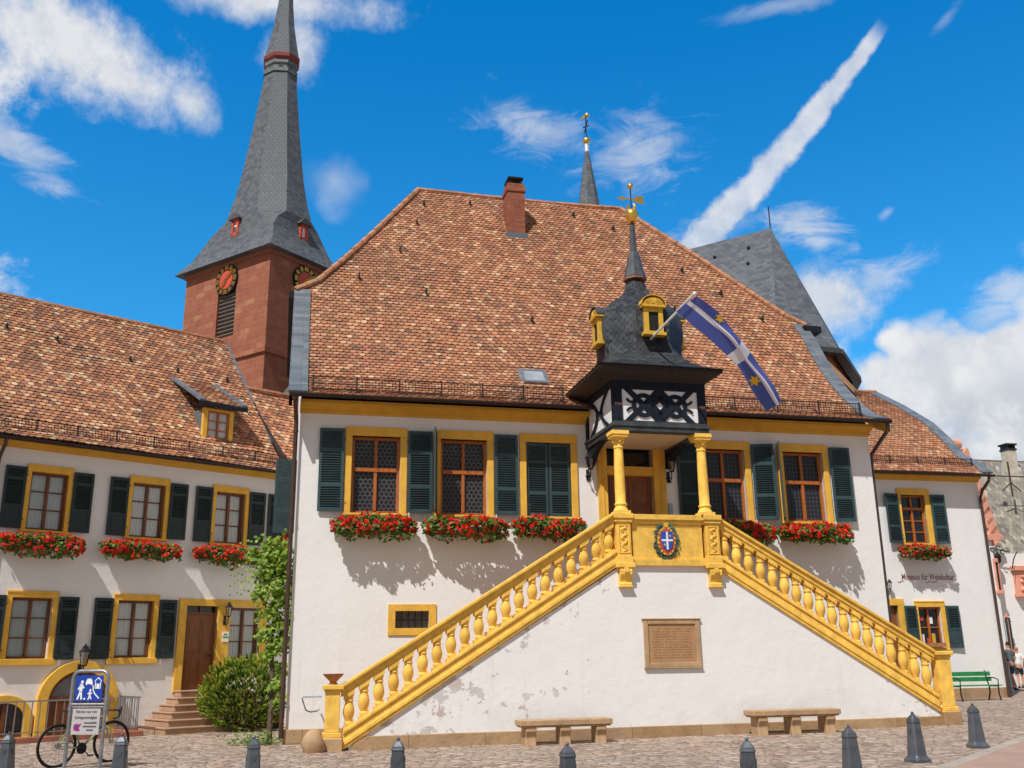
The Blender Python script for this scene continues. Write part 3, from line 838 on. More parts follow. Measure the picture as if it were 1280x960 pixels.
    for s0, s1, e0, e1 in ((-.31, -.25, -.29, .29), (.25, .31, -.29, .29), (-.25, .25, -.29, -.22), (-.25, .25, .23, .29)):
        vs = [Vector((5.63+s, 0, 0))+Vector((0, p.y, p.z))+d*e+n*k for k in (0, .1) for s, e in ((s0, e0), (s1, e0), (s1, e1), (s0, e1))]
        sk.add(vs, [(3, 2, 1, 0), (4, 5, 6, 7), (0, 1, 5, 4), (1, 2, 6, 5), (2, 3, 7, 6), (3, 0, 4, 7)])
    vs = [Vector((5.63+s, p.y, p.z))+d*e for s, e in ((-.38, -.42), (.38, -.42), (.38, .36), (-.38, .36))]
    sk.add([x+n*.03 for x in vs], [(0, 1, 2, 3)])
    sk.build('skylight', M['steel'], rf)
    vs = [Vector((5.63+s, p.y, p.z))+d*e+n*.085 for s, e in ((-.25, -.22), (.25, -.22), (.25, .23), (-.25, .23))]
    MB().add(vs, [(0, 1, 2, 3)]).build('skylight_pane', plain('skylight_glass', (.30, .33, .36), .12, .2, 2.), rf)
build_hall_roof()

# windows ----------------------------------------------------------
def build_hall_windows():
    surr = surround_mb(W_OPEN_W, W_OPEN_H, .155, .155, .2, .06, sill=.02)
    sash = sash_mb(W_OPEN_W, W_OPEN_H, 2, trans=.99)
    pane = pane_mb(W_OPEN_W, W_OPEN_H)
    leaf = shutter_mb(.545, 1.86)
    half = shutter_mb(.515, W_OPEN_H-.02)
    p_leaf = None
    protos = {}
    def put(key, mb, name, mat, parent, loc=(0, 0, 0), rz=0., **kw):
        if key not in protos:
            o = mb.build(name, mat, parent, **kw); protos[key] = o
        else:
            o = protos[key].copy(); COL.objects.link(o); o.parent = parent
        o.location = loc; o.rotation_euler = (0, 0, rz); return o
    for i, c in enumerate(WIN):
        w = put('surr', surr, 'window', M['yellow'], hall, (c, 0, SILL), bevel=.012)
        hexa = i < 3
        put('sash', sash, 'sash', M['sash'], w, bevel=.006)
        put('pane'+str(hexa), pane, 'leaded_pane', M['lead_hex'] if hexa else M['lead_rect'], w)
        a = W_OPEN_W/2+.155
        # leaf meshes extend to +x from their hinge; rz = pi folds a leaf back to the left
        L = lambda x, rz: put('leaf', leaf, 'shutter', M['shutter'], w, (x, -.075, .02), rz, bevel=.004) if rz < 2 else put('leafm', mirrored(leaf), 'shutter', M['shutter'], w, (x, -.075, .02), rz-math.pi, bevel=.004)
        if i == 0: L(-a-.02, math.pi-.04); L(a+.02, -.05)
        if i == 1: L(-a+.05, math.pi+R(78)); L(a+.02, .0)
        if i == 2:
            for x, rz in ((-W_OPEN_W/2+.012, 0), (W_OPEN_W/2-.012, math.pi)):
                put('half' if rz == 0 else 'halfm', half if rz == 0 else mirrored(half), 'shutter', M['shutter'], w, (x, .03, .01), 0, bevel=.004)
        if i == 3: L(-a-.0, math.pi-.05); L(a+.02, -R(14))
        if i == 4: L(-a+.03, math.pi+R(62)); L(a+.03, -.04)
    # shutter standing off the side wall by the left building
    side = put('leaf', leaf, 'shutter', M['shutter'], hall, (0.0, 3.4, 4.70), math.pi+R(20))
    # barred cellar window
    g = MB(); 
    for a, b, c, d in ((2.04, 2.2, 2.13, 2.79), (2.93, 3.09, 2.13, 2.79), (2.2, 2.93, 2.13, 2.28), (2.2, 2.93, 2.64, 2.79)): g.box(a, b, -.03, .1, c, d)
    sw = g.build('grated_window', M['yellow'], hall, bevel=.008)
    b = MB()
    for k in range(1, 5): b.box(2.2+.146*k-.012, 2.2+.146*k+.012, .05, .075, 2.28, 2.64)
    b.box(2.2, 2.93, .045, .08, 2.445, 2.475)
    b.build('grate', M['iron'], sw)
    MB().add([(2.2, .14, 2.28), (2.93, .14, 2.28), (2.93, .14, 2.64), (2.2, .14, 2.64)], [(0, 1, 2, 3)]).build('cellar_pane', plain('dusty_pane', (.22, .19, .16), .5, .3, 8.), sw)
build_hall_windows()

def build_hall_door():
    m = MB()
    m.box(6.9, 7.13, -.06, .3, FLOOR, 6.42); m.box(8.30, 8.6, -.06, .3, FLOOR, 6.42); m.box(6.9, 8.6, -.06, .3, 6.42, 6.62)
    m.box(7.13, 8.30, -.02, .3, 5.78, 5.99)
    m.box(6.86, 8.64, -.1, -.06, 6.56, 6.66); m.box(7.0, 7.04, -.075, -.06, FLOOR, 6.42); m.box(8.44, 8.48, -.075, -.06, FLOOR, 6.42)
    d = m.build('doorway', M['yellow'], hall, bevel=.012)
    l = MB()
    for a, b in ((7.13, 7.715), (7.715, 8.30)):
        l.box(a+.005, b-.005, .16, .22, FLOOR+.02, 5.78)
        for z0, z1 in ((3.85, 4.35), (4.45, 5.0), (5.08, 5.68)):
            l.box(a+.11, b-.11, .14, .16, z0, z1); l.box(a+.16, b-.16, .125, .14, z0+.05, z1-.05)
    dl = l.build('door', M['door'], d, bevel=.008)
    h = MB().tube([(7.78, .15, 4.72), (7.78, .09, 4.72), (7.9, .09, 4.72)], .014, 6); h.build('door_handle', M['iron'], d)
    MB().add([(7.13, .2, 5.99), (8.3, .2, 5.99), (8.3, .2, 6.42), (7.13, .2, 6.42)], [(0, 1, 2, 3)]).build('transom_pane', M['dark_glass'], d)
    MB().box(8.64, 8.74, -.04, 0, 4.86, 5.12).box(8.655, 8.725, -.046, -.04, 5.0, 5.1).build('intercom', M['steel'], hall, bevel=.005)
    MB().box(8.665, 8.72, -.03, 0, 4.62, 4.8).build('notice_plate', M['redpaint'], hall)
build_hall_door()

# staircase --------------------------------------------------------
SV = -1.95
def build_staircase():
    wall = MB()
    poly = [(1.15, -.2), (13.95, -.2), (13.95, .55), (8.85, 3.5), (6.75, 3.5), (1.15, .10)]
    wall.add([(a, SV, b) for a, b in poly], [tuple(range(6))])
    wall.add([(6.75, SV+.02, 3.45), (8.85, SV+.02, 3.45), (8.85, -.0, 3.45), (6.75, 0, 3.45)], [(0, 1, 2, 3)])
    st = wall.build('staircase', M['white_peel'], hall)
    pl = MB().prism([(1.22, -.2), (13.95, -.2), (13.95, .30), (1.22, .25)], SV-.035, SV+.1)
    pl.build('plinth', M['plinth'], st, bevel=.015)
    steps = MB(); n = 22; rise = FLOOR/n
    for side in (0, 1):
        for i in range(n):
            if side == 0: a = 1.05+(6.75-1.05)*i/n; b = 6.75
            else: b = 14.05-(14.05-8.85)*i/n; a = 8.85
            z0 = rise*i+.0 if side == 0 else .1+(FLOOR-.1)*i/n
            z1 = z0+(rise if side == 0 else (FLOOR-.1)/n)
            if i == 0: z0 -= .2
            steps.box(a, b, SV+.06, -.003, z0, z1)
    steps.box(6.75, 8.85, SV+.06, -.003, FLOOR-.24, FLOOR)
    steps.build('steps', M['steps'], st)
    # stringers
    s = MB()
    def band(pts_lo, pts_hi, v0, v1):
        (a0, a1), (b0, b1) = pts_lo; (c0, c1), (d0, d1) = pts_hi
        s.prism([(a0, a1), (b0, b1), (d0, d1), (c0, c1)], v0, v1)
    Lz = lambda u: .34+.6168*(u-1.03)           # top of the left string
    Rz = lambda u: .70+.6025*(13.9-u)          # top of the right string
    for lo, hi, v0, v1 in ((-.33, 0, SV-.05, SV+.22), (-.26, -.17, SV-.075, SV-.05), (-.05, .025, SV-.085, SV-.05)):
        band(((1.03, Lz(1.03)+lo), (6.62, Lz(6.62)+lo)), ((1.03, Lz(1.03)+hi), (6.62, Lz(6.62)+hi)), v0, v1)
        band(((8.9, Rz(8.9)+lo), (13.88, Rz(13.88)+lo)), ((8.9, Rz(8.9)+hi), (13.88, Rz(13.88)+hi)), v0, v1)
    s.build('string', M['yellow_stone'], st, bevel=.012)
    # handrails
    h = MB()
    LR = lambda u: 1.185+.608*(u-1.0)
    RR = lambda u: 1.69+.574*(13.88-u)
    for lo, hi, v0, v1 in ((-.17, -.05, SV-.04, SV+.18), (-.06, .01, SV-.085, SV+.225), (-.22, -.165, SV-.015, SV+.15)):
        for f, a, b in ((LR, .99, 6.6), (RR, 8.92, 13.9)):
            h.prism([(a, f(a)+lo), (b, f(b)+lo), (b, f(b)+hi), (a, f(a)+hi)], v0, v1)
    h.build('handrail', M['yellow_stone'], st, bevel=.012)
    # balusters: turned bodies between raked blocks
    prof = [(.085, 0), (.088, .02), (.080, .04), (.066, .06), (.078, .10), (.097, .15), (.107, .205), (.105, .26), (.094, .315), (.080, .365), (.070, .40), (.082, .415), (.086, .435), (.072, .455), (.076, .49), (.09, .53), (.095, .56)]
    def baluster(f, g, u):
        m = MB(); zb = f(u); zt = g(u)-.19; sl = (f(u+.1)-f(u))/.1
        hh = zt-zb; a, b = zb+.075, zt-.085
        w = .098
        for p, q in ((-.0, .075), (hh-.085, hh+.0)):
            m.prism([(-w, p-sl*w-.02), (w, p+sl*w-.02), (w, q+sl*w), (-w, q-sl*w)], -w, w)
        k = (hh-.12)/.56
        m.lathe([(r, .06+z*k) for r, z in prof], (0, 0, 0), 14)
        return m
    protoL = protoR = None
    for i in range(20):
        u = 1.14+i*(6.47-1.14)/19
        if protoL is None: o = protoL = baluster(Lz, LR, 3.8).build('baluster', M['yellow_stone'], st, smooth=True)
        else: o = protoL.copy(); COL.objects.link(o)
        o.location = (u, SV+.085, Lz(u)); o.scale = (1, 1, (LR(u)-.19-Lz(u))/(LR(3.8)-.19-Lz(3.8)))
    for i in range(18):
        u = 9.12+i*(13.72-9.12)/17
        if protoR is None: o = protoR = baluster(Rz, RR, 11.5).build('baluster', M['yellow_stone'], st, smooth=True)
        else: o = protoR.copy(); COL.objects.link(o)
        o.location = (u, SV+.085, Rz(u)); o.scale = (1, 1, (RR(u)-.19-Rz(u))/(RR(11.5)-.19-Rz(11.5)))
    # newels
    def newel(c, base, top, w=.155, low=.24):
        m = MB(); v = SV+.07
        m.box(c-w-.03, c+w+.03, v-w-.03, v+w+.03, base-.2, base+low)
        m.box(c-w-.015, c+w+.015, v-w-.015, v+w+.015, base+low, base+low+.09); m.box(c-w+.02, c+w-.02, v-w+.02, v+w-.02, base+low+.09, top-.12)
        m.box(c-w-.0, c+w+.0, v-w-.0, v+w+.0, top-.14, top-.09); m.box(c-w-.04, c+w+.04, v-w-.04, v+w+.04, top-.09, top)
        return m.build('newel_post', M['yellow_stone'], st, bevel=.015)
    n1 = newel(.83, 0, 1.19); newel(14.1, .1, 1.66, .17, .3)
    MB().box(.64, 1.03, SV-.13, SV+.26, -.2, .235).build('newel_foot', M['sandstone'], st, bevel=.02)
    MB().box(13.89, 14.31, SV-.145, SV+.285, -.2, .395).build('newel_foot', M['plinth'], st, bevel=.02)
    # landing front, piers, corbels
    p = MB(); p.box(6.97, 8.57, SV-.02, SV+.2, 3.58, 4.42); p.box(6.9, 8.66, SV-.1, SV+.26, 4.44, 4.55); p.box(6.93, 8.62, SV-.06, SV+.22, 4.36, 4.44)
    p.box(6.9, 8.66, SV-.075, SV+.2, 3.47, 3.6); p.box(6.93, 8.6, SV-.045, SV+.2, 3.6, 3.64)
    for a, b in ((7.05, 8.5),):
        p.box(a, b, SV-.028, SV-.02, 4.29, 4.31)
    p.build('parapet', M['yellow_stone'], st, bevel=.01)
    pr = None; cb = None
    for c in (6.765, 8.79):
        if pr is None:
            m = MB(); m.box(-.175, .175, -.12, .22, 3.49, 3.66); m.box(-.155, .155, -.09, .2, 3.66, 4.38); m.box(-.185, .185, -.125, .24, 4.38, 4.45); m.box(-.205, .205, -.15, .27, 4.452, 4.56)
            m.box(-.125, -.1, -.105, -.09, 3.72, 4.32); m.box(.1, .125, -.105, -.09, 3.72, 4.32); m.box(-.1, .1, -.105, -.09, 3.72, 3.745); m.box(-.1, .1, -.105, -.09, 4.295, 4.32)
            r = random.Random(3)
            for k in range(26):   # carved foliage
                a = k/26*2*math.pi*2; z = 3.77+k*.0195
                m.ball((.055*math.sin(a*1.6)+r.uniform(-.02, .02), -.092, z), r.uniform(.018, .034), 8)
            pr = m.build('pier', M['yellow_stone'], st, bevel=.006, loc=(c, SV, 0)); o = pr
            q = MB(); q.box(-.205, .205, -.16, .1, 3.42, 3.52)
            prof2 = [(.1, 3.42), (-.13, 3.42), (-.15, 3.36), (-.145, 3.28), (-.10, 3.2), (-.07, 3.13), (-.09, 3.08), (-.06, 3.03), (.1, 3.03)]
            q.prismu(prof2, -.135, .135); q.prismu([(-.02, 3.42), (-.17, 3.42), (-.18, 3.33), (-.14, 3.26), (-.05, 3.2)], -.05, .05)
            q.box(-.15, .15, -.11, .1, 3.02, 3.06)
            cb = q.build('corbel', M['yellow_stone'], st, bevel=.012, loc=(c, SV, 0))
        else:
            for src in (pr, cb):
                o = src.copy(); COL.objects.link(o); o.location = (c, SV, 0)
    # coat of arms
    ca = MB(); cu, cz, cv = 7.72, 3.985, SV-.03
    r = random.Random(11)
    for k in range(150):
        a = r.uniform(0, 2*math.pi); rr = r.uniform(.82, 1.06)
        p = Vector((cu+.265*rr*math.sin(a), cv-r.uniform(.0, .045), cz+.375*rr*math.cos(a)))
        d = Vector((math.cos(a+r.uniform(-.6, .6))*(1 if math.sin(a) > 0 else 1), -.3, -math.sin(a+r.uniform(-.6, .6)))); d.normalize(); e = d.cross(Vector((0, 1, 0))).normalized()
        L_ = r.uniform(.05, .08); W_ = .02
        ca.add([p-d*L_, p+e*W_+Vector((0, -.012, 0)), p+d*L_, p-e*W_+Vector((0, -.012, 0))], [(0, 1, 2, 3), (3, 2, 1, 0)], 0)
    ov = lambda a, b, n=36: [(cu+a*math.sin(2*math.pi*i/n), cz+b*math.cos(2*math.pi*i/n)) for i in range(n)]
    ca.prism(ov(.2, .3), cv-.06, cv, 1)
    ca.prism(ov(.165, .26), cv-.072, cv-.06, 4)
    sh = [(cu-.125, cz+.2), (cu+.125, cz+.2), (cu+.135, cz+.02), (cu+.1, cz-.13), (cu, cz-.215), (cu-.1, cz-.13), (cu-.135, cz+.02)]
    ca.prism(sh, cv-.09, cv-.072, 2)
    ca.box(cu-.02, cu+.02, cv-.096, cv-.09, cz-.18, cz+.195, 3); ca.box(cu-.125, cu+.125, cv-.098, cv-.0895, cz-.005, cz+.035, 3)
    for k, (x, z) in enumerate(((.065, .11), (-.06, -.08))):
        pts = [(cu+x+(.036 if i % 2 == 0 else .017)*math.sin(i*math.pi/6), cz+z+(.036 if i % 2 == 0 else .017)*math.cos(i*math.pi/6)) for i in range(12)]
        ca.prism(pts, cv-.097, cv-.088, 1)
    for i in range(18):
        a = 2*math.pi*i/18; ca.ball((cu+.185*math.sin(a), cv-.062, cz+.285*math.cos(a)), .024, 8, 1 if i % 3 else 4)
    ca.box(cu-.05, cu+.05, cv-.07, cv, cz+.3, cz+.4, 1)
    ca.build('coat_of_arms', [M['leaf_wreath'], M['gold_paint'], M['blue'], M['white_paint'], M['redpaint']], st)
    # iron handrail behind the newel
    hr = MB().tube([(.66, -1.0, .95), (.3, -1.0, .95), (.28, -1.0, .92), (.36, -1.0, .70), (.45, -.9, .66), (.6, -.6, .66), (.66, -.05, .66)], .016, 6)
    hr.build('iron_handrail', M['steel'], st)
build_staircase()

# porch turret -----------------------------------------------------
def build_turret():
    TU, TV = 7.70, -1.02
    U0, U1, V0 = 6.66, 8.82, -2.06
    b = MB()
    b.box(U0-.03, U1+.03, V0-.03, V0+.22, 6.36, 6.46); b.box(U0-.06, U1+.06, V0-.06, V0+.22, 6.46, 6.52); b.box(U0-.02, U1+.02, V0-.02, V0+.22, 6.52, 6.58)
    for a, c in ((U0-.03, U0+.2), (U1-.2, U1+.03)):
        b.box(a, c, V0+.22, 0, 6.36, 6.46)
    for a, c in ((U0-.06, U0+.2), (U1-.2, U1+.06)):
        b.box(a, c, V0+.22, 0, 6.462, 6.52)
    for a, c in ((U0-.02, U0+.2), (U1-.2, U1+.02)):
        b.box(a, c, V0+.22, 0, 6.522, 6.58)
    tur = b.build('porch_turret', M['timber_grey'], hall, bevel=.01)
    sf = MB().box(U0+.2, U1-.2, V0+.22, -.0, 6.41, 6.47); sf.build('soffit', plain('cream_soffit', (.55, .44, .30), .8, .1, 4.), tur)
    # brackets to the wall
    br = MB()
    for u in (U0+.08, U1-.12):
        br.prismu([(0, 5.95), (-.12, 5.95), (-.55, 6.22), (-1.1, 6.36), (0, 6.36)], u-.07, u+.07)
    br.build('bracket', M['timber'], tur, bevel=.01)
    w = MB().box(U0+.02, U1-.02, V0+.02, 0, 6.58, 7.6); w.build('infill', M['panel_white'], tur)
    # timber lattice
    t = MB(); cu, cz = 7.73, 6.955; X0, X1, Z0, Z1 = U0+.0, U1, 6.58, 7.34
    t.box(U0, U0+.19, V0-.012, V0+.1, Z0, 7.58); t.box(U1-.19, U1, V0-.012, V0+.1, Z0, 7.58)
    t.box(U0+.19, U1-.19, V0-.01, V0+.1, Z1-.03, 7.58); t.box(U0+.19, U1-.19, V0-.008, V0+.1, Z0, Z0+.02)
    def fbar(a, b, wd, pr):
        (x0, z0), (x1, z1) = a, b; d = Vector((x1-x0, 0, z1-z0)); L = d.length; d.normalize(); n = Vector((-d.z, 0, d.x))*wd/2
        vs = [Vector((x0, v, z0))+n*s for v in (V0-pr, V0+.05) for s in (-1, 1)]+[Vector((x1, v, z1))+n*s for v in (V0-pr, V0+.05) for s in (-1, 1)]
        t.add(vs, [(0, 4, 5, 1), (2, 3, 7, 6), (0, 2, 6, 4), (1, 5, 7, 3), (0, 1, 3, 2), (4, 6, 7, 5)])
    for sgn, ux in ((-1, cu-.375), (1, cu+.375)):
        fbar((ux-.43, cz-.42), (ux+.43, cz+.42), .125, .004)
        fbar((ux-.43, cz+.42), (ux+.43, cz-.42), .125, .006)
        ring = [(math.sin(2*math.pi*i/40), math.cos(2*math.pi*i/40)) for i in range(40)]
        ro, ri = .275, .178
        vs = []
        for v in (V0-.009, V0+.05):
            vs += [(ux+ro*a, v, cz+ro*c) for a, c in ring]+[(ux+ri*a, v, cz+ri*c) for a, c in ring]
        fs = []
        for i in range(40):
            j = (i+1) % 40
            fs += [(i, j, 40+j, 40+i), (i, 80+i, 80+j, j), (40+i, 40+j, 120+j, 120+i)]
        t.add(vs, fs)
        # curved horns towards the posts
        ox = ux+sgn*.26
        for s2 in (-1, 1):
            pts = [(ox+sgn*.14*math.sin(q*.3), cz+s2*(.06+.02*q*q*.25)) for q in range(5)]
            for a, c in zip(pts, pts[1:]): fbar((a[0], a[1]), (c[0], c[1]), .05, .011)
    for a, c in (((-.24, 0), (0, .24)), ((0, .24), (.24, 0)), ((.24, 0), (0, -.24)), ((0, -.24), (-.24, 0))):
        fbar((cu+a[0], cz+a[1]), (cu+c[0], cz+c[1]), .205, .013)
    # side faces
    for u, s in ((U0, -1), (U1, 1)):
        a, c = (u, u+.1) if s < 0 else (u-.1, u)
        e = .012*s
        for v0, v1 in ((V0, V0+.15), (-.2, 0.)):
            t.box(min(a, a+e), max(c, c+e), v0+.002, v1, Z0, 7.58)
        t.box(min(a, a+e)+.001, max(c, c+e)-.001, V0+.15, -.2, 7.36, 7.58)
        uu = u+s*.012
        for k in (-1, 1):
            pts = [(uu, -1.05+k*(.12+.5*abs(q/6.)**1.6), 6.97+q*.068) for q in range(-6, 7)]
            for p, q in zip(pts, pts[1:]): t.bar(p, q, .03, .075, up=(0, 1, 0))
        t.bar((uu, -1.25, 6.97), (uu, -.85, 6.97), .03, .1, up=(0, 0, 1))
    t.build('timber_frame', M['timber'], tur)
    dates = text_obj('1950', .085, 'year_lettering', M['lettering'], tur, (U0+.1, V0-.014, 6.93), (R(90), 0, 0), .002)
    text_obj('1984', .085, 'year_lettering', M['lettering'], tur, (U1-.1, V0-.014, 6.93), (R(90), 0, 0), .002)
    # eaves board and roof
    def sq(wu, wv, z, t_, du=0, dv=0):
        cu_, cv_ = TU+du, TV+dv
        return [(cu_+x*wu, cv_+y*wv, z) for x, y in ((1, -t_), (1, t_), (t_, 1), (-t_, 1), (-1, t_), (-1, -t_), (-t_, -1), (t_, -1))]
    e = MB()
    e.rings([sq(1.10, 1.06, 7.5, .985), sq(1.2, 1.16, 7.57, .985), sq(1.38, 1.34, 7.68, .985), sq(1.44, 1.40, 7.70, .985), sq(1.44, 1.40, 7.765, .985)])
    e.build('eaves', plain('dark_brown_eaves', (.022, .016, .015), .55, .3, 6.), tur)
    prof = [(1.46, 7.765, .985), (1.30, 7.82, .96), (1.16, 7.90, .90), (1.05, 8.0, .80), (.97, 8.12, .68), (.90, 8.28, .56), (.90, 8.4, .48), (.92, 8.55, .4142), (.955, 8.72, .4142), (.975, 8.92, .4142), (.97, 9.12, .4142), (.93, 9.3, .4142),
            (.86, 9.46, .4142), (.755, 9.6, .4142), (.61, 9.71, .4142), (.49, 9.8, .4142), (.40, 9.88, .4142), (.31, 9.98, .4142), (.25, 10.1, .4142), (.21, 10.24, .4142), (.185, 10.36, .4142)]
    rf = MB().rings([sq(w_, w_, z, t_) for w_, z, t_ in prof]).build('roof', M['slate'], tur, smooth=True, auto=18)
    MB().rings([sq(.23, .23, 10.34, .4142), (sq(.255, .255, 10.37, .4142)), sq(.25, .25, 10.42, .4142), sq(.19, .19, 10.66, .4142), sq(.145, .145, 10.92, .4142), sq(.115, .115, 11.04, .4142), sq(.08, .08, 11.08, .4142), sq(.055, .055, 11.88, .4142)]).build('spire', plain('dark_slate_spirelet', (.06, .066, .074), .4, .3, 8., spec=.5), tur)
    MB().rings([sq(.265, .265, 10.33, .4142), sq(.265, .265, 10.362, .4142)]).build('spire_trim', M['redstone'], tur)
    g = MB(); c = (TU, TV, 0)
    g.lathe([(.06, 11.84), (.12, 11.87), (.09, 11.9), (.125, 11.95), (.165, 12.03), (.165, 12.1), (.12, 12.18), (.07, 12.22)], c, 16)
    for k in range(4):
        a = k*math.pi/2+.4; g.tube([(TU+.1*math.cos(a), TV+.1*math.sin(a), 12.16), (TU+.13*math.cos(a), TV+.13*math.sin(a), 12.27), (TU+.07*math.cos(a), TV+.07*math.sin(a), 12.36)], [.03, .03, .012], 6)
    g.build('finial', M['gold'], tur, smooth=True)
    MB().tube([(TU, TV, 12.2), (TU, TV, 12.86)], .014, 6).build('vane_rod', M['iron'], tur)
    v = MB(); z = 12.5; d = 1
    poly = [(-.36, 0), (-.2, .06), (-.2, .018), (.1, .018), (.1, .06), (.2, .085), (.36, .10), (.30, 0), (.36, -.1), (.2, -.085), (.1, -.06), (.1, -.018), (-.2, -.018), (-.2, -.06)]
    v.prism([(TU+a, z+b) for a, b in poly], TV-.012, TV+.012)
    v.build('weather_vane', M['gold'], tur)
    MB().ball((TU, TV, 12.85), .075, 12).build('vane_ball', M['gold'], tur, smooth=True)
    # dormers
    def dormer(face):
        m = MB(); w_ = .27; y0 = -1.11
        m.box(-w_-.05, w_+.05, y0-.05, -.7, 8.60, 8.68); m.box(-w_, -w_+.13, y0, -.6, 8.68, 9.3); m.box(w_-.13, w_, y0, -.6, 8.68, 9.3)
        m.box(-w_+.13, w_-.13, y0+.02, -.6, 9.2, 9.3); m.box(-w_+.13, w_-.13, y0+.02, y0+.1, 8.68, 8.72)
        m.box(-w_-.07, w_+.07, y0-.07, -.55, 9.3, 9.36)
        arc = [(.30*math.cos(math.pi*i/14), 9.36+.2*math.sin(math.pi*i/14)) for i in range(15)]
        m.prism(arc, y0-.03, -.45)
        for i in range(1, 10):
            a = math.pi*i/10; m.bar((.05*math.cos(a), y0-.035, 9.37+.03*math.sin(a)), (.27*math.cos(a), y0-.035, 9.365+.175*math.sin(a)), .022, .02)
        d_ = m.build('dormer', M['gold_paint'], tur, bevel=.006)
        MB().box(-w_+.13, w_-.13, y0+.03, y0+.05, 8.72, 9.2).build('dormer_opening', plain('dark_interior', (.012, .011, .01), .9, .2), tur).parent = tur
        a = MB(); 
        arc2 = [(.34*math.cos(math.pi*i/14), 9.365+.235*math.sin(math.pi*i/14)) for i in range(15)]
        vs = [(x, y, z) for y in (y0-.06, -.4) for x, z in arc2]
        a.add(vs, [(i, i+1, 16+i, 15+i) for i in range(14)]); rr = a.build('dormer_roof', M['gold_paint' if face == 0 else 'timber_grey'], tur, solid=.02)
        objs = [d_, rr, [o for o in scene.objects if o.name.startswith('dormer_opening')][-1]]
        for o in objs: o.location = (TU, TV, 8.6*.05); o.scale = (.84, .95, .95); o.rotation_euler = (0, 0, face*-math.pi/2)
    dormer(0); dormer(1); dormer(3)
    # columns
    col = None
    for u in (6.765, 8.70):
        if col is None:
            m = MB(); m.box(-.165, .165, -.165, .165, 4.555, 4.62)
            m.lathe([(.165, 4.62), (.15, 4.66), (.125, 4.70), (.118, 4.73), (.135, 4.745), (.14, 4.77), (.125, 4.79), (.112, 4.81), (.114, 5.1), (.108, 5.6), (.096, 5.98), (.11, 5.99), (.112, 6.015), (.096, 6.03), (.10, 6.1), (.125, 6.17), (.15, 6.22)], (0, 0, 0), 20)
            m.box(-.175, .175, -.175, .175, 6.22, 6.275); m.box(-.195, .195, -.195, .195, 6.275, 6.36)
            for k in range(8):
                a = k*math.pi/4; m.ball((.115*math.cos(a), .115*math.sin(a), 6.13), .03, 6)
            col = m.build('column', M['yellow_stone'], tur, smooth=True, bevel=.006, loc=(u, SV+.03, 0))
        else:
            o = col.copy(); COL.objects.link(o); o.location = (u, SV+.03, 0)
build_turret()

# flag -------------------------------------------------------------
def build_flag():
    t = thing('flag', 'blue flag with white cross and gold stars hanging from a pole in the turret dormer', 'flag', HF.w(7.62, -2.1, 8.62), YAW_HALL)
    O = Vector((7.62, -2.1, 8.62))
    def P(x, y, v): return Vector(HF.on_v(x, y, v))-O
    A = Vector((0, .5, -.12))
    end = P(868, 367, -4.0)
    st = MB().tube([A, end], .026, 8).ball(end, .045, 8)
    st.build('flag_pole', M['white_paint'], t, smooth=True)
    def bez(pts, s):
        pts = list(pts)
        while len(pts) > 1: pts = [a.lerp(b, s) for a, b in zip(pts, pts[1:])]
        return pts[0]
    L = [P(845, 389, -3.35), P(890, 425, -3.15), P(929, 458, -2.85), P(957.5, 514, -2.7)]
    Mi = [P(859, 379, -3.75), P(900, 408, -3.6), P(945, 455, -3.35), P(971, 507, -3.1)]
    Rr = [P(871, 370, -3.98), P(905, 392, -3.6), P(950, 448, -3.1), P(975, 502, -2.85)]
    def S(s, q):
        a, b, c = bez(L, q), bez(Mi, q), bez(Rr, q)
        p = a.lerp(b, s*2) if s < .5 else b.lerp(c, s*2-1)
        w = (.05*math.sin(q*9+s*3)+.03*math.sin(q*17-s*5))*min(q*2, 1)
        return p+Vector((0, w-.06*math.sin(s*math.pi), 0))
    ns, nt = 26, 60
    m = MB(); vs = [S(i/ns, j/nt) for j in range(nt+1) for i in range(ns+1)]
    fs = []; uv = []
    for j in range(nt):
        for i in range(ns):
            k = j*(ns+1)+i
            fs.append((k, k+1, k+ns+2, k+ns+1)); uv.append([(i/ns, j/nt), ((i+1)/ns, j/nt), ((i+1)/ns, (j+1)/nt), (i/ns, (j+1)/nt)])
    m.add(vs, fs, 0, uv)
    mt, tt, b = material('flag_cloth', .8, 0, .2)
    x, y, _ = tt.sep(tt.tex('UV'))
    k = tt.m('MAXIMUM', (x-.5).abs() < .085, (y-.555).abs() < .05)
    c = tt.mix(k, (.095, .13, .41), (.80, .78, .82)); tt.put(c, b.inputs['Base Color'])
    out = [n for n in mt.node_tree.nodes if n.type == 'OUTPUT_MATERIAL'][0]
    tl = tt.node('ShaderNodeBsdfTranslucent'); tt.put(c, tl.inputs[0]); mx = tt.node('ShaderNodeMixShader'); mx.inputs[0].default_value = .3
    tt.t.links.new(b.outputs[0], mx.inputs[1]); tt.t.links.new(tl.outputs[0], mx.inputs[2]); tt.t.links.new(mx.outputs[0], out.inputs[0])
    cl = m.build('flag_cloth', mt, t, smooth=True)
    for cs, ct, rad in ((.82, .27, .10), (.25, .77, .10)):
        for sgn in (-1, 1):
            q = MB(); asp = .38
            def at(dx, dy):
                s, u = cs+dx, ct+dy*asp; p = S(s, u)
                n = (S(s+.02, u)-p).cross(S(s, u+.02)-p).normalized()
                return p+n*.012*sgn
            vs = [at(0, 0)]+[at((rad*2.2 if i % 2 == 0 else rad*1.15)*math.sin(i*math.pi/6), (rad*2.2 if i % 2 == 0 else rad*1.15)*.55*math.cos(i*math.pi/6)) for i in range(12)]
            q.add(vs, [(0, 1+i, 1+(i+1) % 12) for i in range(12)])
            q.build('star', plain('flag_gold', (.72, .42, .02), .8, .08, 5.), cl)
build_flag()

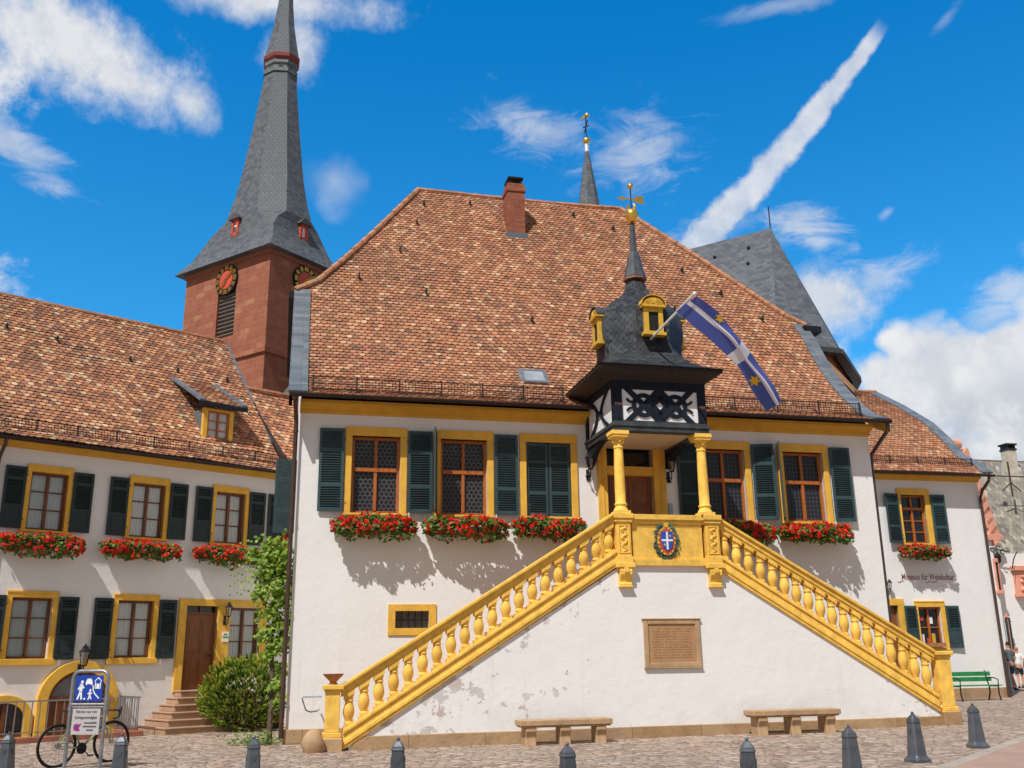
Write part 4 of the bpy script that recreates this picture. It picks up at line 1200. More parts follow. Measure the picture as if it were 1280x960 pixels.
# things on the town hall ------------------------------------------
hall_boxes = [(1.665, 1.80, 'red geranium box below the leaded window beside the brown downpipe'),
              (3.68, 1.86, 'red geranium box below the middle leaded window left of the turret'),
              (5.62, 1.70, 'red geranium box below the window with closed green shutters'),
              (10.4, 1.5, 'shaded red geranium box behind the upper end of the right balustrade'),
              (12.27, 1.88, 'red geranium box below the town hall window farthest from the turret')]
for i, (u, L, lab) in enumerate(hall_boxes):
    window_box(lab, u, -.22, 4.46, L, 20+i, HF, 'geranium boxes under the windows', hang=.27, rise=.23)
lantern('black wall lantern at the turret corner, beside the closed shutters', HF, 6.66, 0, 5.98)
lantern('black wall lantern under the turret, between door and dark shutter', HF, 8.68, 0, 5.98)
def build_plaque():
    t = thing('plaque', 'square framed sandstone plaque on the white stair wall', 'plaque', HF.w(7.745, SV, 1.41), YAW_HALL)
    m = MB(); w, h = .625, .95
    m.box(-w, -w+.1, -.05, 0, 0, h); m.box(w-.1, w, -.05, 0, 0, h); m.box(-w+.1, w-.1, -.05, 0, 0, .09); m.box(-w+.1, w-.1, -.05, 0, h-.09, h)
    m.box(-w-.03, w+.03, -.065, 0, h, h+.03); m.box(-w-.02, w+.02, -.06, 0, -.025, 0)
    m.build('frame', M['sandstone'], t, bevel=.012)
    mt, tt, b = material('engraved_stone', .85, 0, .2)
    x, y, z = tt.sep(tt.tex('Object'))
    ln = tt.sstep(((z/.052).fract()-.5).abs(), .30, .2)*(tt.noise(tt.comb(x*26., (z/.052).floor()*3.7, 0.), 1.4, 3) > .47)
    marg = (x.abs() < .43)*(z > .16)*(z < .80)
    c = tt.mix(ln*marg*.55, tt.ramp(tt.noise(tt.tex('Object'), 4., 5), [(.3, (.36, .20, .10)), (.7, (.45, .26, .13))]), (.20, .11, .06))
    tt.put(c, b.inputs['Base Color']); set_bump(tt, b, tt.noise(tt.tex('Object'), 30., 4)*.5-ln*marg, .6, .008)
    MB().box(-w+.1, w-.1, -.025, 0, .09, h-.09).build('inscribed_slab', mt, t)
build_plaque()
def stone_bench(lab, u, length, base):
    t = thing('stone_bench', lab, 'bench', HF.w(u, SV-.5, base), YAW_HALL, 'stone benches at the stair wall')
    m = MB(); n = 14
    L = length/2
    m.box(-L, L, -.23, .24, .365, .47); m.box(-L+.03, L-.03, -.205, .22, .335, .365)
    m.build('seat', M['sandstone'], t, bevel=.022)
    leg = MB().prismu([(-.19, -.1), (.18, -.1), (.18, .335), (-.2, .335), (-.205, .27), (-.15, .16), (-.165, .06)], -.105, .105)
    o0 = None
    for x in (-L+.22, -.02, L-.22):
        if o0 is None: o0 = o = leg.build('leg', M['sandstone'], t, bevel=.02)
        else: o = o0.copy(); COL.objects.link(o)
        o.location = (x, 0, 0)
stone_bench('weathered sandstone bench nearer the flight with the pot on its newel', 5.22, 1.84, .02)
stone_bench('weathered sandstone bench nearer the green-slatted seat, right of the plaque', 10.08, 1.95, .08)
def boulder():
    m = MB(); r0 = []
    for i in range(9):
        th = math.pi*i/8*.95; 
        for j in range(16):
            a = 2*math.pi*j/16
            d = Vector((math.sin(th)*math.cos(a), math.sin(th)*math.sin(a), math.cos(th)))
            k = 1+.22*mnoise.noise(d*1.3+Vector((4, 2, 1)))
            r0.append((d.x*.205*k*(1.1-.22*d.z), d.y*.2*k, d.z*.27*k+.15))
    m.add(r0, [(i*16+j, (i+1)*16+j, (i+1)*16+(j+1) % 16, i*16+(j+1) % 16) for i in range(8) for j in range(16)])
    o = m.build('guard_stone', M['sandstone'], None, smooth=True, auto=80); o.location = HF.w(.5, -2.05, 0); o.rotation_euler = (0, 0, YAW_HALL)
    tag(o, 'rounded buff guard stone at the foot of the newel', 'stone')
boulder()
o = MB().lathe([(.075, 0), (.085, .02), (.06, .05), (.1, .09), (.17, .155), (.195, .185), (.2, .20), (.175, .20), (.14, .16), (.001, .12)], (0, 0, 0), 18).build('planting_bowl', M['terracotta'], None, smooth=True)
o.location = HF.w(.83, SV+.07, 1.19); tag(o, 'empty brown terracotta bowl on top of the left newel', 'bowl')

# ================================================================== LEFT BUILDING
left = thing('old_house', 'white house with green shutters, dormer and mottled tile roof', 'building', LF.w(0, 0), YAW_LEFT)
LX0, LX1 = -9.5, 5.6
def build_left():
    ups = [-2.21, .25, 2.53]; los = [-2.27, .18]
    OW, OH = .86, 1.42; UZ, LZ = 4.72, 1.76
    holes = [(c-OW/2, c+OW/2, UZ, UZ+OH-.03) for c in ups+[4.68, -4.8, -7.2]]
    holes += [(c-.45, c+.45, LZ, LZ+1.38) for c in los+[-4.9, -7.3]]
    holes += [(1.50, 2.37, .95, 3.05), (2.72, 3.61, 1.69, 3.03)]
    m = MB(); wall_holes(m, LX0, LX1, -.2, 6.75, holes, depth=.2)
    m.add([(LX0, 0, -.2), (LX0, 8.8, -.2), (LX0, 8.8, 6.75), (LX0, 4.4, 11.7), (LX0, 0, 6.75)], [(0, 4, 3, 2, 1)])
    m.add([(3.9, 0.01, 6), (3.9, 8.8, 6.), (3.9, 8.8, 6.75), (3.9, 4.2, 11.6), (3.9, .01, 6.75)], [(0, 1, 2, 3, 4)])
    m.add([(LX0, 8.8, -.2), (LX1, 8.8, -.2), (LX1, 8.8, 6.75), (LX0, 8.8, 6.75)], [(3, 2, 1, 0)])
    m.build('wall', M['white_left'], left)
    prof = [(0.02, 6.63), (-.05, 6.63), (-.07, 6.70), (-.16, 6.74), (-.26, 6.75), (-.26, 6.80), (.02, 6.80)]
    MB().prismu(prof, LX0, LX1).build('cornice', M['ochre'], left)
    gutter_mb([(LX0-.1, -.52, 6.78), (LX1, -.52, 6.78)]).build('gutter', M['gutter'], left)
    dp = MB().tube([(-3.42, -.52, 6.72), (-3.42, -.48, 6.6), (-3.42, -.12, 6.35), (-3.42, -.07, 6.2), (-3.42, -.07, .1)], .045, 8); dp.build('downpipe', M['pipe'], left, smooth=True)
    # roof
    RV, RZ = 4.2, 11.82
    ev = [(-.5, 6.80), (-.2, 6.98), (.15, 7.27), (.6, 7.72)]
    full = ev+[(1.2, 8.4), (2.0, 9.31), (3.1, 10.57), (RV, RZ)]
    rm = MB()
    lrows = [(v, z, LX0-.2, 4.0 if z > 7 else 4.05) for v, z in full]
    roof_sheet(rm, [(v, z-.03, a, b) for v, z, a, b in lrows], 40, seed=9., jit=.07); rm.m = [2]*len(rm.m); tile_courses(rm, [(v-.02, z+.025, a, b) for v, z, a, b in lrows], 9, .165, .138, usag=.07)
    roof_sheet(rm, [(8.4-v, z, LX0-.2, 4.0) for v, z in full], 8, seed=2., flip=True)
    rf = rm.build('roof', [M['tile_old'], M['tile_real_old'], M['underlay']], left)
    # lower adjoining roof towards the town hall, turned a little, meeting at a valley
    a = MB()
    rows = []
    for v, z in ev+[(1.2, 8.38), (1.9, 9.15), (2.55, 9.9)]:
        rows.append((v+.04, z-.04, 4.0+(0.32-.32*max(v, 0)/2.5 if v < 2.5 else 0), LX1+1.))
    roof_sheet(a, rows, 16, seed=3.); tile_courses(a, rows, 3, .185, .16); a.build('lower_roof', [M['underlay'], M['tile_real_old']], left)
    c = MB(); ridge_caps(c, [(LX0-.2, RV, RZ+.05), (-4, RV, RZ-.0), (0, RV, RZ+.02), (4.0, RV, RZ+.05)]); c.build('ridge_tiles', M['tile_cap'], rf, smooth=True)
    c = MB(); ridge_caps(c, [(4.0, 2.6, 9.95), (LX1+1, 2.6, 9.95)], .075); c.build('ridge_tiles', M['tile_cap'], rf, smooth=True)
    vg = MB(); roof_sheet(vg, [(v, z+.03, 3.82, 4.12) for v, z in full[5:]]+[], 1, jit=0); vg.build('slate_verge', M['slate_trim'], rf, solid=.06)
    va = MB(); pts = [(r[2]+.0, r[0], r[1]+.05) for r in rows]; va.tube(pts, .05, 6); va.build('valley', M['gutter'], rf)
    snow_guard_mb(LX0, 4.1, -.12, 7.08, (.1, .24)).build('snow_guard', M['gutter'], rf)
    hk = MB().bar((0, -.1, .02), (0, .1, .16), .05, .03).bar((0, -.1, .02), (0, -.07, .16), .05, .025); h0 = None
    for u, v in [(-2.9, 3.0), (-1.6, 2.9), (.4, 2.7), (1.8, 2.6), (3.4, 2.6), (-5, 2.8)]:
        o = hk.build('roof_hook', M['iron'], rf) if h0 is None else h0.copy()
        if h0 is not None: COL.objects.link(o)
        h0 = h0 or o; o.location = (u, v, float(np.interp(v, [x[0] for x in full], [x[1] for x in full])))
    # dormer
    q = lambda x, y: LF.on_v(x, y, .55)
    d0 = q(251, 552); d1 = q(289, 556); dt = q(270, 512)
    ua, ub, za, zb = d0[0], d1[0], 7.62, dt[2]
    dm = MB(); vf = .52; 
    dm.box(ua, ua+.13, vf-.03, vf+.1, za-.05, zb); dm.box(ub-.13, ub, vf-.03, vf+.1, za-.05, zb); dm.box(ua+.13, ub-.13, vf-.03, vf+.1, zb-.06, zb); dm.box(ua, ub, vf-.05, vf+.1, za-.1, za)
    dmo = dm.build('dormer', M['yellow'], left, bevel=.008)
    w_, h_ = ub-ua-.26, zb-za-.06
    s = sash_mb(w_, h_, 3, None, .05, .05, (h_*.36, h_*.66), v0=0.); s.build('sash', M['sash'], dmo, loc=((ua+ub)/2, vf, za))
    pane_mb(w_, h_, .045).build('pane', plain('pale_dormer_pane', (.42, .44, .46), .15, .15, 3.), dmo, loc=((ua+ub)/2, vf, za))
    ck = MB()
    vb = lambda z: float(np.interp(z, [x[1] for x in full], [x[0] for x in full]))
    for u in (ua+.02, ub-.05):
        ck.prismu([(vf+.05, za-.2), (vb(zb)+.1, zb), (vf+.05, zb)], u, u+.03)
    ck.build('cheek', M['slate_trim'], dmo)
    top = MB(); zr = zb+.34; mid = (ua+ub)/2
    roofv0, = (vf-.3,)
    def slope(v): return zb+.08+(v-roofv0)*.42
    v1 = 2.35
    rr = [(roofv0, zb+.10), (roofv0+.6, zb+.42), (v1, float(np.interp(v1, [x[0] for x in full], [x[1] for x in full]))+.02)]
    roof_sheet(top, [(v, z, ua-.16, ub+.16) for v, z in rr], 8); tile_courses(top, [(v, z+.01, ua-.16, ub+.16) for v, z in rr], 12, .185, .16)
    dr = top.build('dormer_roof', [M['underlay'], M['tile_real_old']], dmo)
    for a_ in (ua-.27, ub+.10):
        tr = MB(); roof_sheet(tr, [(v-.02, z+.06, a_, a_+.18) for v, z in rr], 1, jit=0); tr.build('dormer_verge', M['slate_trim'], dmo, solid=.07)
    MB().box(ua-.26, ub+.27, roofv0-.03, roofv0+.03, zb-.02, zb+.09).build('dormer_fascia', M['timber'], dmo)
    # windows
    surr = surround_mb(OW, OH-.03, .11, .11, .17, .06, .05, .18, sill=.03); sash = sash_mb(OW, OH-.03, 3, None, .06, .07, (.50, .93)); pane = pane_mb(OW, OH-.03); cur = curtain_mb(OW, OH-.03)
    lsurr = surround_mb(.9, 1.38, .13, .13, .155, .15, .05, .18, sill=.05); lsash = sash_mb(.9, 1.38, 3, None, .06, .07, (.47, .92)); lpane = pane_mb(.9, 1.38); lcur = curtain_mb(.9, 1.38)
    leaf = shutter_mb(.47, 1.47, (.36, .80), True); lleaf = shutter_mb(.44, 1.45, (.36, .80), True); leafm, lleafm = mirrored(leaf), mirrored(lleaf)
    cache = {}
    def put(mb, name, mat, parent, loc=(0, 0, 0), rz=0., bevel=0):
        if id(mb) not in cache: cache[id(mb)] = o = mb.build(name, mat, parent, bevel=bevel)
        else: o = cache[id(mb)].copy(); COL.objects.link(o); o.parent = parent
        o.location = loc; o.rotation_euler = (0, 0, rz)
        return o
    for c in ups+[4.68, -4.8, -7.2]:
        w = put(surr, 'window', M['yellow'], left, (c, 0, UZ), bevel=.01)
        put(sash, 'sash', M['sash_dark'], w, bevel=.005); put(pane, 'pane', M['glass'], w); put(cur, 'curtain', M['curtain'], w)
        put(leafm, 'shutter', M['shutter_dark'], w, (-OW/2-.12, -.07, -.0), -.04)
        if c < 4: put(leaf, 'shutter', M['shutter_dark'], w, (OW/2+.12, -.07, -.0), .04-.08)
    for c in los+[-4.9, -7.3]:
        w = put(lsurr, 'window', M['yellow'], left, (c, 0, LZ), bevel=.01)
        put(lsash, 'sash', M['sash_dark'], w, bevel=.005); put(lpane, 'pane', M['glass'], w); put(lcur, 'curtain', M['curtain'], w)
        put(lleafm, 'shutter', M['shutter_dark'], w, (-.45-.14, -.07, -.03), -.05); put(lleaf, 'shutter', M['shutter_dark'], w, (.45+.14, -.07, -.03), -.05)
    # door and side window in one yellow surround
    f = MB()
    f.box(1.29, 1.50, -.06, .2, .9, 3.05); f.box(2.37, 2.72, -.06, .2, .9, 3.05); f.box(3.61, 3.80, -.06, .2, 1.55, 3.05); f.box(1.29, 3.80, -.06, .2, 3.05, 3.23); f.box(2.72, 3.80, -.075, .2, 1.54, 1.69)
    dw = f.build('doorway', M['yellow'], left, bevel=.01)
    d = MB(); d.box(1.50, 2.37, .1, .16, .95, 2.84); 
    for a, b, c, e in ((1.60, 1.90, 1.1, 1.72), (1.97, 2.27, 1.1, 1.72), (1.60, 1.90, 1.86, 2.72), (1.97, 2.27, 1.86, 2.72)):
        d.box(a, b, .085, .1, c, e); d.box(a+.05, b-.05, .075, .085, c+.05, e-.05)
    d.box(1.5, 2.37, .07, .17, 2.84, 2.89); d.box(1.92, 1.96, .08, .16, 2.89, 3.05)
    dd = d.build('door', M['door'], dw, bevel=.006)
    MB().tube([(2.28, .1, 1.8), (2.28, .03, 1.8), (2.18, .03, 1.8)], .013, 6).build('door_handle', M['iron'], dw)
    MB().add([(1.5, .14, 2.89), (2.37, .14, 2.89), (2.37, .14, 3.05), (1.5, .14, 3.05)], [(0, 1, 2, 3)]).build('transom_pane', M['dark_glass'], dw)
    ws = sash_mb(.89, 1.34, 3, None, .06, .07, (.46, .88)); ws.build('sash', M['sash_dark'], dw, bevel=.005, loc=(3.165, 0, 1.69))
    pane_mb(.89, 1.34).build('pane', M['glass'], dw, loc=(3.165, 0, 1.69)); curtain_mb(.89, 1.34).build('curtain', M['curtain'], dw, loc=(3.165, 0, 1.69))
    # doorplates
    pl = MB().box(2.52, 2.70, -.075, -.06, 2.14, 2.39); pl.build('nameplate', M['white_paint'], left)
    MB().box(2.525, 2.695, -.079, -.074, 2.24, 2.285).build('nameplate_band', plain('green_print', (.12, .32, .06), .5, .1), left)
    MB().box(2.56, 2.66, -.079, -.074, 2.32, 2.345).build('nameplate_lettering', M['ink'], left)
    # arched cellar door and cellar window
    def arch_ring(c, z0, zs, ri, ro, v0, v1, m, ky=1.0):
        n = 20; ins = [(c-ri, z0)]+[(c-ri*math.cos(math.pi*i/n), zs+ri*ky*math.sin(math.pi*i/n)) for i in range(n+1)]+[(c+ri, z0)]
        out = [(c-ro, z0)]+[(c-ro*math.cos(math.pi*i/n), zs+(ri*ky+ro-ri)*math.sin(math.pi*i/n)) for i in range(n+1)]+[(c+ro, z0)]
        k = len(ins)
        vs = [(a, v, b) for v in (v0, v1) for a, b in ins+out]
        fs = []
        for i in range(k-1):
            fs += [(i, i+1, k+i+1, k+i), (k+i, k+i+1, 3*k+i+1, 3*k+i), (i+1, i, 2*k+i, 2*k+i+1)]
        fs += [(0, k, 3*k, 2*k), (k-1, 2*k-1+0, 4*k-1, 3*k-1)]
        m.add(vs, fs); return ins
    m = MB(); ins = arch_ring(-1.02, 0, .78, .69, .93, -.13, .0, m); ar = m.build('cellar_arch', M['yellow'], left, bevel=.01)
    g = MB(); g.add([(a, -.02, b) for a, b in ins], [tuple(range(len(ins)))[::-1]]); g.build('fanlight', plain('grey_fanlight', (.20, .21, .21), .3, .2, 3.), ar)
    d = MB(); d.box(-1.71, -.33, -.06, -.02, 0, .82); d.box(-1.71, -.33, -.085, -.06, .82, .9)
    for k in range(9): d.box(-1.69+k*.152, -1.55+k*.152, -.068, -.06, .02, .8)
    arc = [(-1.02-r*math.cos(math.pi*i/20), .78+r*math.sin(math.pi*i/20)) for r in (.69, .62) for i in range(21)]
    d.add([(a, -.075, b) for a, b in arc], [(i, i+1, 22+i, 21+i) for i in range(20)])
    d.box(-1.05, -.99, -.08, -.02, .9, 1.44)
    d.build('cellar_door', M['sash_dark'], ar)
    m = MB(); ins = arch_ring(-2.62, .06, .42, .44, .62, -.1, .0, m, .85); aw = m.build('cellar_window', M['yellow'], left, bevel=.01)
    g = MB(); g.add([(a, -.02, b) for a, b in ins], [tuple(range(len(ins)))[::-1]]); g.build('cellar_pane', M['dark_glass'], aw)
    g = MB(); g.box(-2.66, -2.58, -.06, -.02, .06, .79)
    for k in range(5): g.box(-3.0+k*.2, -2.985+k*.2, -.05, -.03, .06, .55+.2*math.sin(math.pi*(k+.6)/5))
    g.box(-3.06, -2.18, -.07, -.03, .06, .14); g.build('cellar_bars', M['sash_dark'], aw)
    m = MB(); m.box(-3.4, -1.98, -.08, .0, .0, .06); m.build('cellar_sill', M['yellow'], left)
    # entrance steps: a low pyramid of six
    s = MB(); n = 6
    for i in range(n):
        k = n-1-i
        s.box(1.34-.17*k, 3.2+.12*k, -.42-.235*k, -.0, .158*i-(.1 if i == 0 else 0), .158*(i+1)-.004)
        s.box(1.32-.17*k, 3.22+.12*k, -.445-.235*k, -.001, .158*(i+1)-.035, .158*(i+1))
    s.build('entrance_steps', M['steps'], left, bevel=.012)
    bp = MB().box(LX0, LX1, -.03, .01, -.1, .12); bp.build('plinth', M['redcurb'], left)
build_left()
lantern('black iron lantern between the brown door and its side window', LF, 2.555, -.06, 2.9, s=.9)
def pole_lantern():
    t = lantern('pale glass lantern hung over the yellow cellar arch', LF, -1.09, -.13, 1.74, s=1.15)
pole_lantern()
lab = ['red geranium box under the old house upper window nearest the photo edge', 'red geranium box under the old house window above the arched cellar door',
       'red geranium box under the upper window above the brown house door', 'red geranium box half hidden behind the climbing vine']
for i, (u, L) in enumerate(((-2.29, 1.85), (.08, 1.98), (2.4, 1.85), (4.55, 1.6))):
    window_box(lab[i], u, -.21, 4.42 if i < 3 else 4.62, L, 40+i, LF, 'geranium boxes under the windows', hang=.30 if i else .38, rise=.22 if i < 3 else .42)

def build_railing():
    t = thing('cellar_railing', 'thin grey iron railing round the cellar entrance of the house', 'railing', LF.w(0, 0), YAW_LEFT)
    z0, z1, v = .12, .86, -1.2
    m = MB(); m.box(-6, 0.02, v-.02, v+.02, z1-.015, z1+.015); m.box(-6, 0.02, v-.015, v+.015, z0+.08, z0+.10); m.box(-.02, .02, v, -.02, z1-.014, z1+.014); m.box(-.02, .02, v, -.02, z0+.08, z0+.10)
    m.build('rail', M['steel'], t)
    b = None
    for k in range(44):
        if k < 36: p = (-.02-k*.168, v, 0)
        else: p = (0, v+.14+(k-36)*.145, 0)
        if b is None: b = o = MB().box(-.009, .009, -.009, .009, z0, z1).build('bar', M['steel'], t)
        else: o = b.copy(); COL.objects.link(o)
        o.location = p
    MB().box(-6, .12, v-.1, v+.1, -.1, z0).box(-.12, .12, v+.1, -.03, -.1, z0-.002).build('kerb_stone', M['redcurb'], t, bevel=.02)
build_railing()

def build_bush():
    fr = LF; c = fr.w(2.42, -1.72, 0)
    t = thing('dwarf_pine', 'round bushy dwarf pine beside the sandstone house steps', 'bush', c, YAW_LEFT)
    r = random.Random(5); m = MB()
    n = 1900
    for i in range(n):
        zc = 1-2*(i+.5)/n; a = i*2.39996
        d = Vector((math.sqrt(1-zc*zc)*math.cos(a), math.sqrt(1-zc*zc)*math.sin(a), zc))
        k = 1+.20*mnoise.noise(d*2.2+Vector((3, 1, 7)))+.09*mnoise.noise(d*5.5)
        depth = r.choice([1.05, 1, .97, .9, .78, .62])
        k *= depth
        p = Vector((d.x*.98*k, d.y*.9*k, .80+d.z*(.86 if d.z > 0 else .74)*k))
        if p.z < .08: p.z = .08
        up = (d*.9+Vector((r.gauss(0, .2), r.gauss(0, .2), .75))).normalized()
        x = up.cross(Vector((r.gauss(0, 1), r.gauss(0, 1), .1))).normalized(); y = up.cross(x)
        L = r.uniform(.12, .20)
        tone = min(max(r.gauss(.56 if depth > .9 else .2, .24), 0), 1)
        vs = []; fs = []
        for q in range(13):
            an = r.uniform(0, 6.28); sp = r.uniform(.15, .5); s0 = r.uniform(0, .6)
            e = (up+(x*math.cos(an)+y*math.sin(an))*sp).normalized(); s = e.cross(up).normalized()*.017
            b = p+up*L*s0*.7; k0 = len(vs)
            vs += [b-s, b+s, b+e*L*.62]; fs.append((k0, k0+1, k0+2))
        # a thin shared stalk makes the shoot one island
        k0 = len(vs); vs += [p-x*.008, p+x*.008, p+up*L]; fs.append((k0, k0+1, k0+2))
        base = k0
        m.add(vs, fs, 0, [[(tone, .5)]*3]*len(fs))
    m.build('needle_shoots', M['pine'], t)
    b = MB()
    for i in range(14):
        a = i*2.4; b.tube([(.05*math.cos(a), .05*math.sin(a), 0), (.3*math.cos(a), .3*math.sin(a), .35), (.62*math.cos(a), .6*math.sin(a), .75+.3*(i % 3-.5))], [.035, .025, .01], 5)
    b.build('stems', M['bark'], t)
build_bush()
def build_vine():
    O = HF.w(-.19, .35, 0)
    t = thing('climbing_vine', 'leafy climbing vine on a thin trunk beside the brown downpipe', 'plant', O, YAW_HALL)
    r = random.Random(9)
    pts = [Vector(p) for p in ((-.12, .1, 0), (-.13, .1, .5), (-.10, .1, 1.0), (-.14, .12, 1.5), (-.18, .1, 2.1), (-.16, .1, 2.9), (-.2, .1, 3.3), (-.2, .08, 3.6), (-.18, .05, 3.9))]
    b = MB().tube(pts, [.065, .055, .05, .045, .04, .032, .026, .02, .01], 7)
    m = MB()
    cl = [(-.42, 4.0, .17), (-.18, 3.92, .26), (-.78, 3.88, .12), (-.42, 3.72, .24), (-.1, 3.6, .24), (-.52, 3.42, .22), (-.24, 3.2, .28), (-.6, 3.02, .14), (-.16, 2.85, .22), (-.40, 2.6, .17), (-.12, 2.38, .17), (-.46, 2.14, .13), (-.2, 1.98, .15), (-.34, 1.78, .10), (-.0, 3.4, .18), (.0, 2.95, .18), (.02, 2.5, .15), (-.02, 2.05, .14), (-.08, 1.5, .11), (-.2, 1.15, .08), (-.05, .8, .09)]
    for x, z, s in cl:
        b.tube([(-.16, .1, z-.3), (x*.6-.06, .0, z-.1), (x+.12, -.05, z)], [.014, .01, .005], 5)
        for i in range(int(560*s)):
            d = Vector((r.gauss(0, .5), r.gauss(0, .35), r.gauss(0, .5)))*s*1.25
            p = Vector((x+.12, .0, z))+d
            n = Vector((r.gauss(-.2, .5), r.gauss(-.7, .4), r.gauss(.5, .4))).normalized()
            e = n.cross(Vector((r.gauss(0, 1), r.gauss(0, .3), r.gauss(0, 1)))).normalized(); f = n.cross(e); q = r.uniform(.04, .075)
            vs = [p]+[p+(e*math.cos(an)+f*math.sin(an))*q*rr-n*q*.15*(rr > .9) for an, rr in ((0, 1.05), (.6, .62), (1.15, 1.0), (1.9, .55), (2.6, .85), (3.14, .35), (3.7, .85), (4.4, .55), (5.15, 1.), (5.7, .62))]
            m.add(vs, [(0, 1+k, 1+(k+1) % 10) for k in range(10)])
    for i in range(7):     # reaching shoots
        z = r.uniform(3.2, 4.6); k = 9
        for j in range(k):
            p = Vector((-.5-.075*j, -.02, z-.03*j+.015*math.sin(j)))
            n = Vector((0, -.8, .5)).normalized(); e = Vector((1, 0, 0)); f = n.cross(e); q = .05*(1-j/14)
            m.add([p]+[p+(e*math.cos(an)+f*math.sin(an))*q*rr+Vector((0, 0, .03*(-1)**j)) for an, rr in ((0, 1.05), (1.15, 1.0), (2.6, .85), (3.7, .85), (5.15, 1.))], [(0, 1+s_, 1+(s_+1) % 5) for s_ in range(5)])
    b.build('trunk', M['bark'], t, smooth=True)
    m.build('foliage', M['vine'], t)
    lw = MB()   # low plants at its foot
    for i in range(240):
        p = Vector((r.gauss(-.35, .28), r.gauss(-.2, .2), abs(r.gauss(0, .12)))); n = Vector((r.gauss(0, .5), -.5, 1)).normalized(); e = n.cross(Vector((r.gauss(0, 1), r.gauss(0, 1), 0))).normalized(); f = n.cross(e); q = r.uniform(.03, .06)
        lw.add([p+e*q, p+f*q*.6, p-e*q, p-f*q*.6], [(0, 1, 2, 3)])
    o = lw.build('ground_plants', M['geranium'], None); o.location = O; o.rotation_euler = (0, 0, YAW_HALL); tag(o, 'low green plants growing at the foot of the vine trunk', 'plant', kind='stuff')
build_vine()

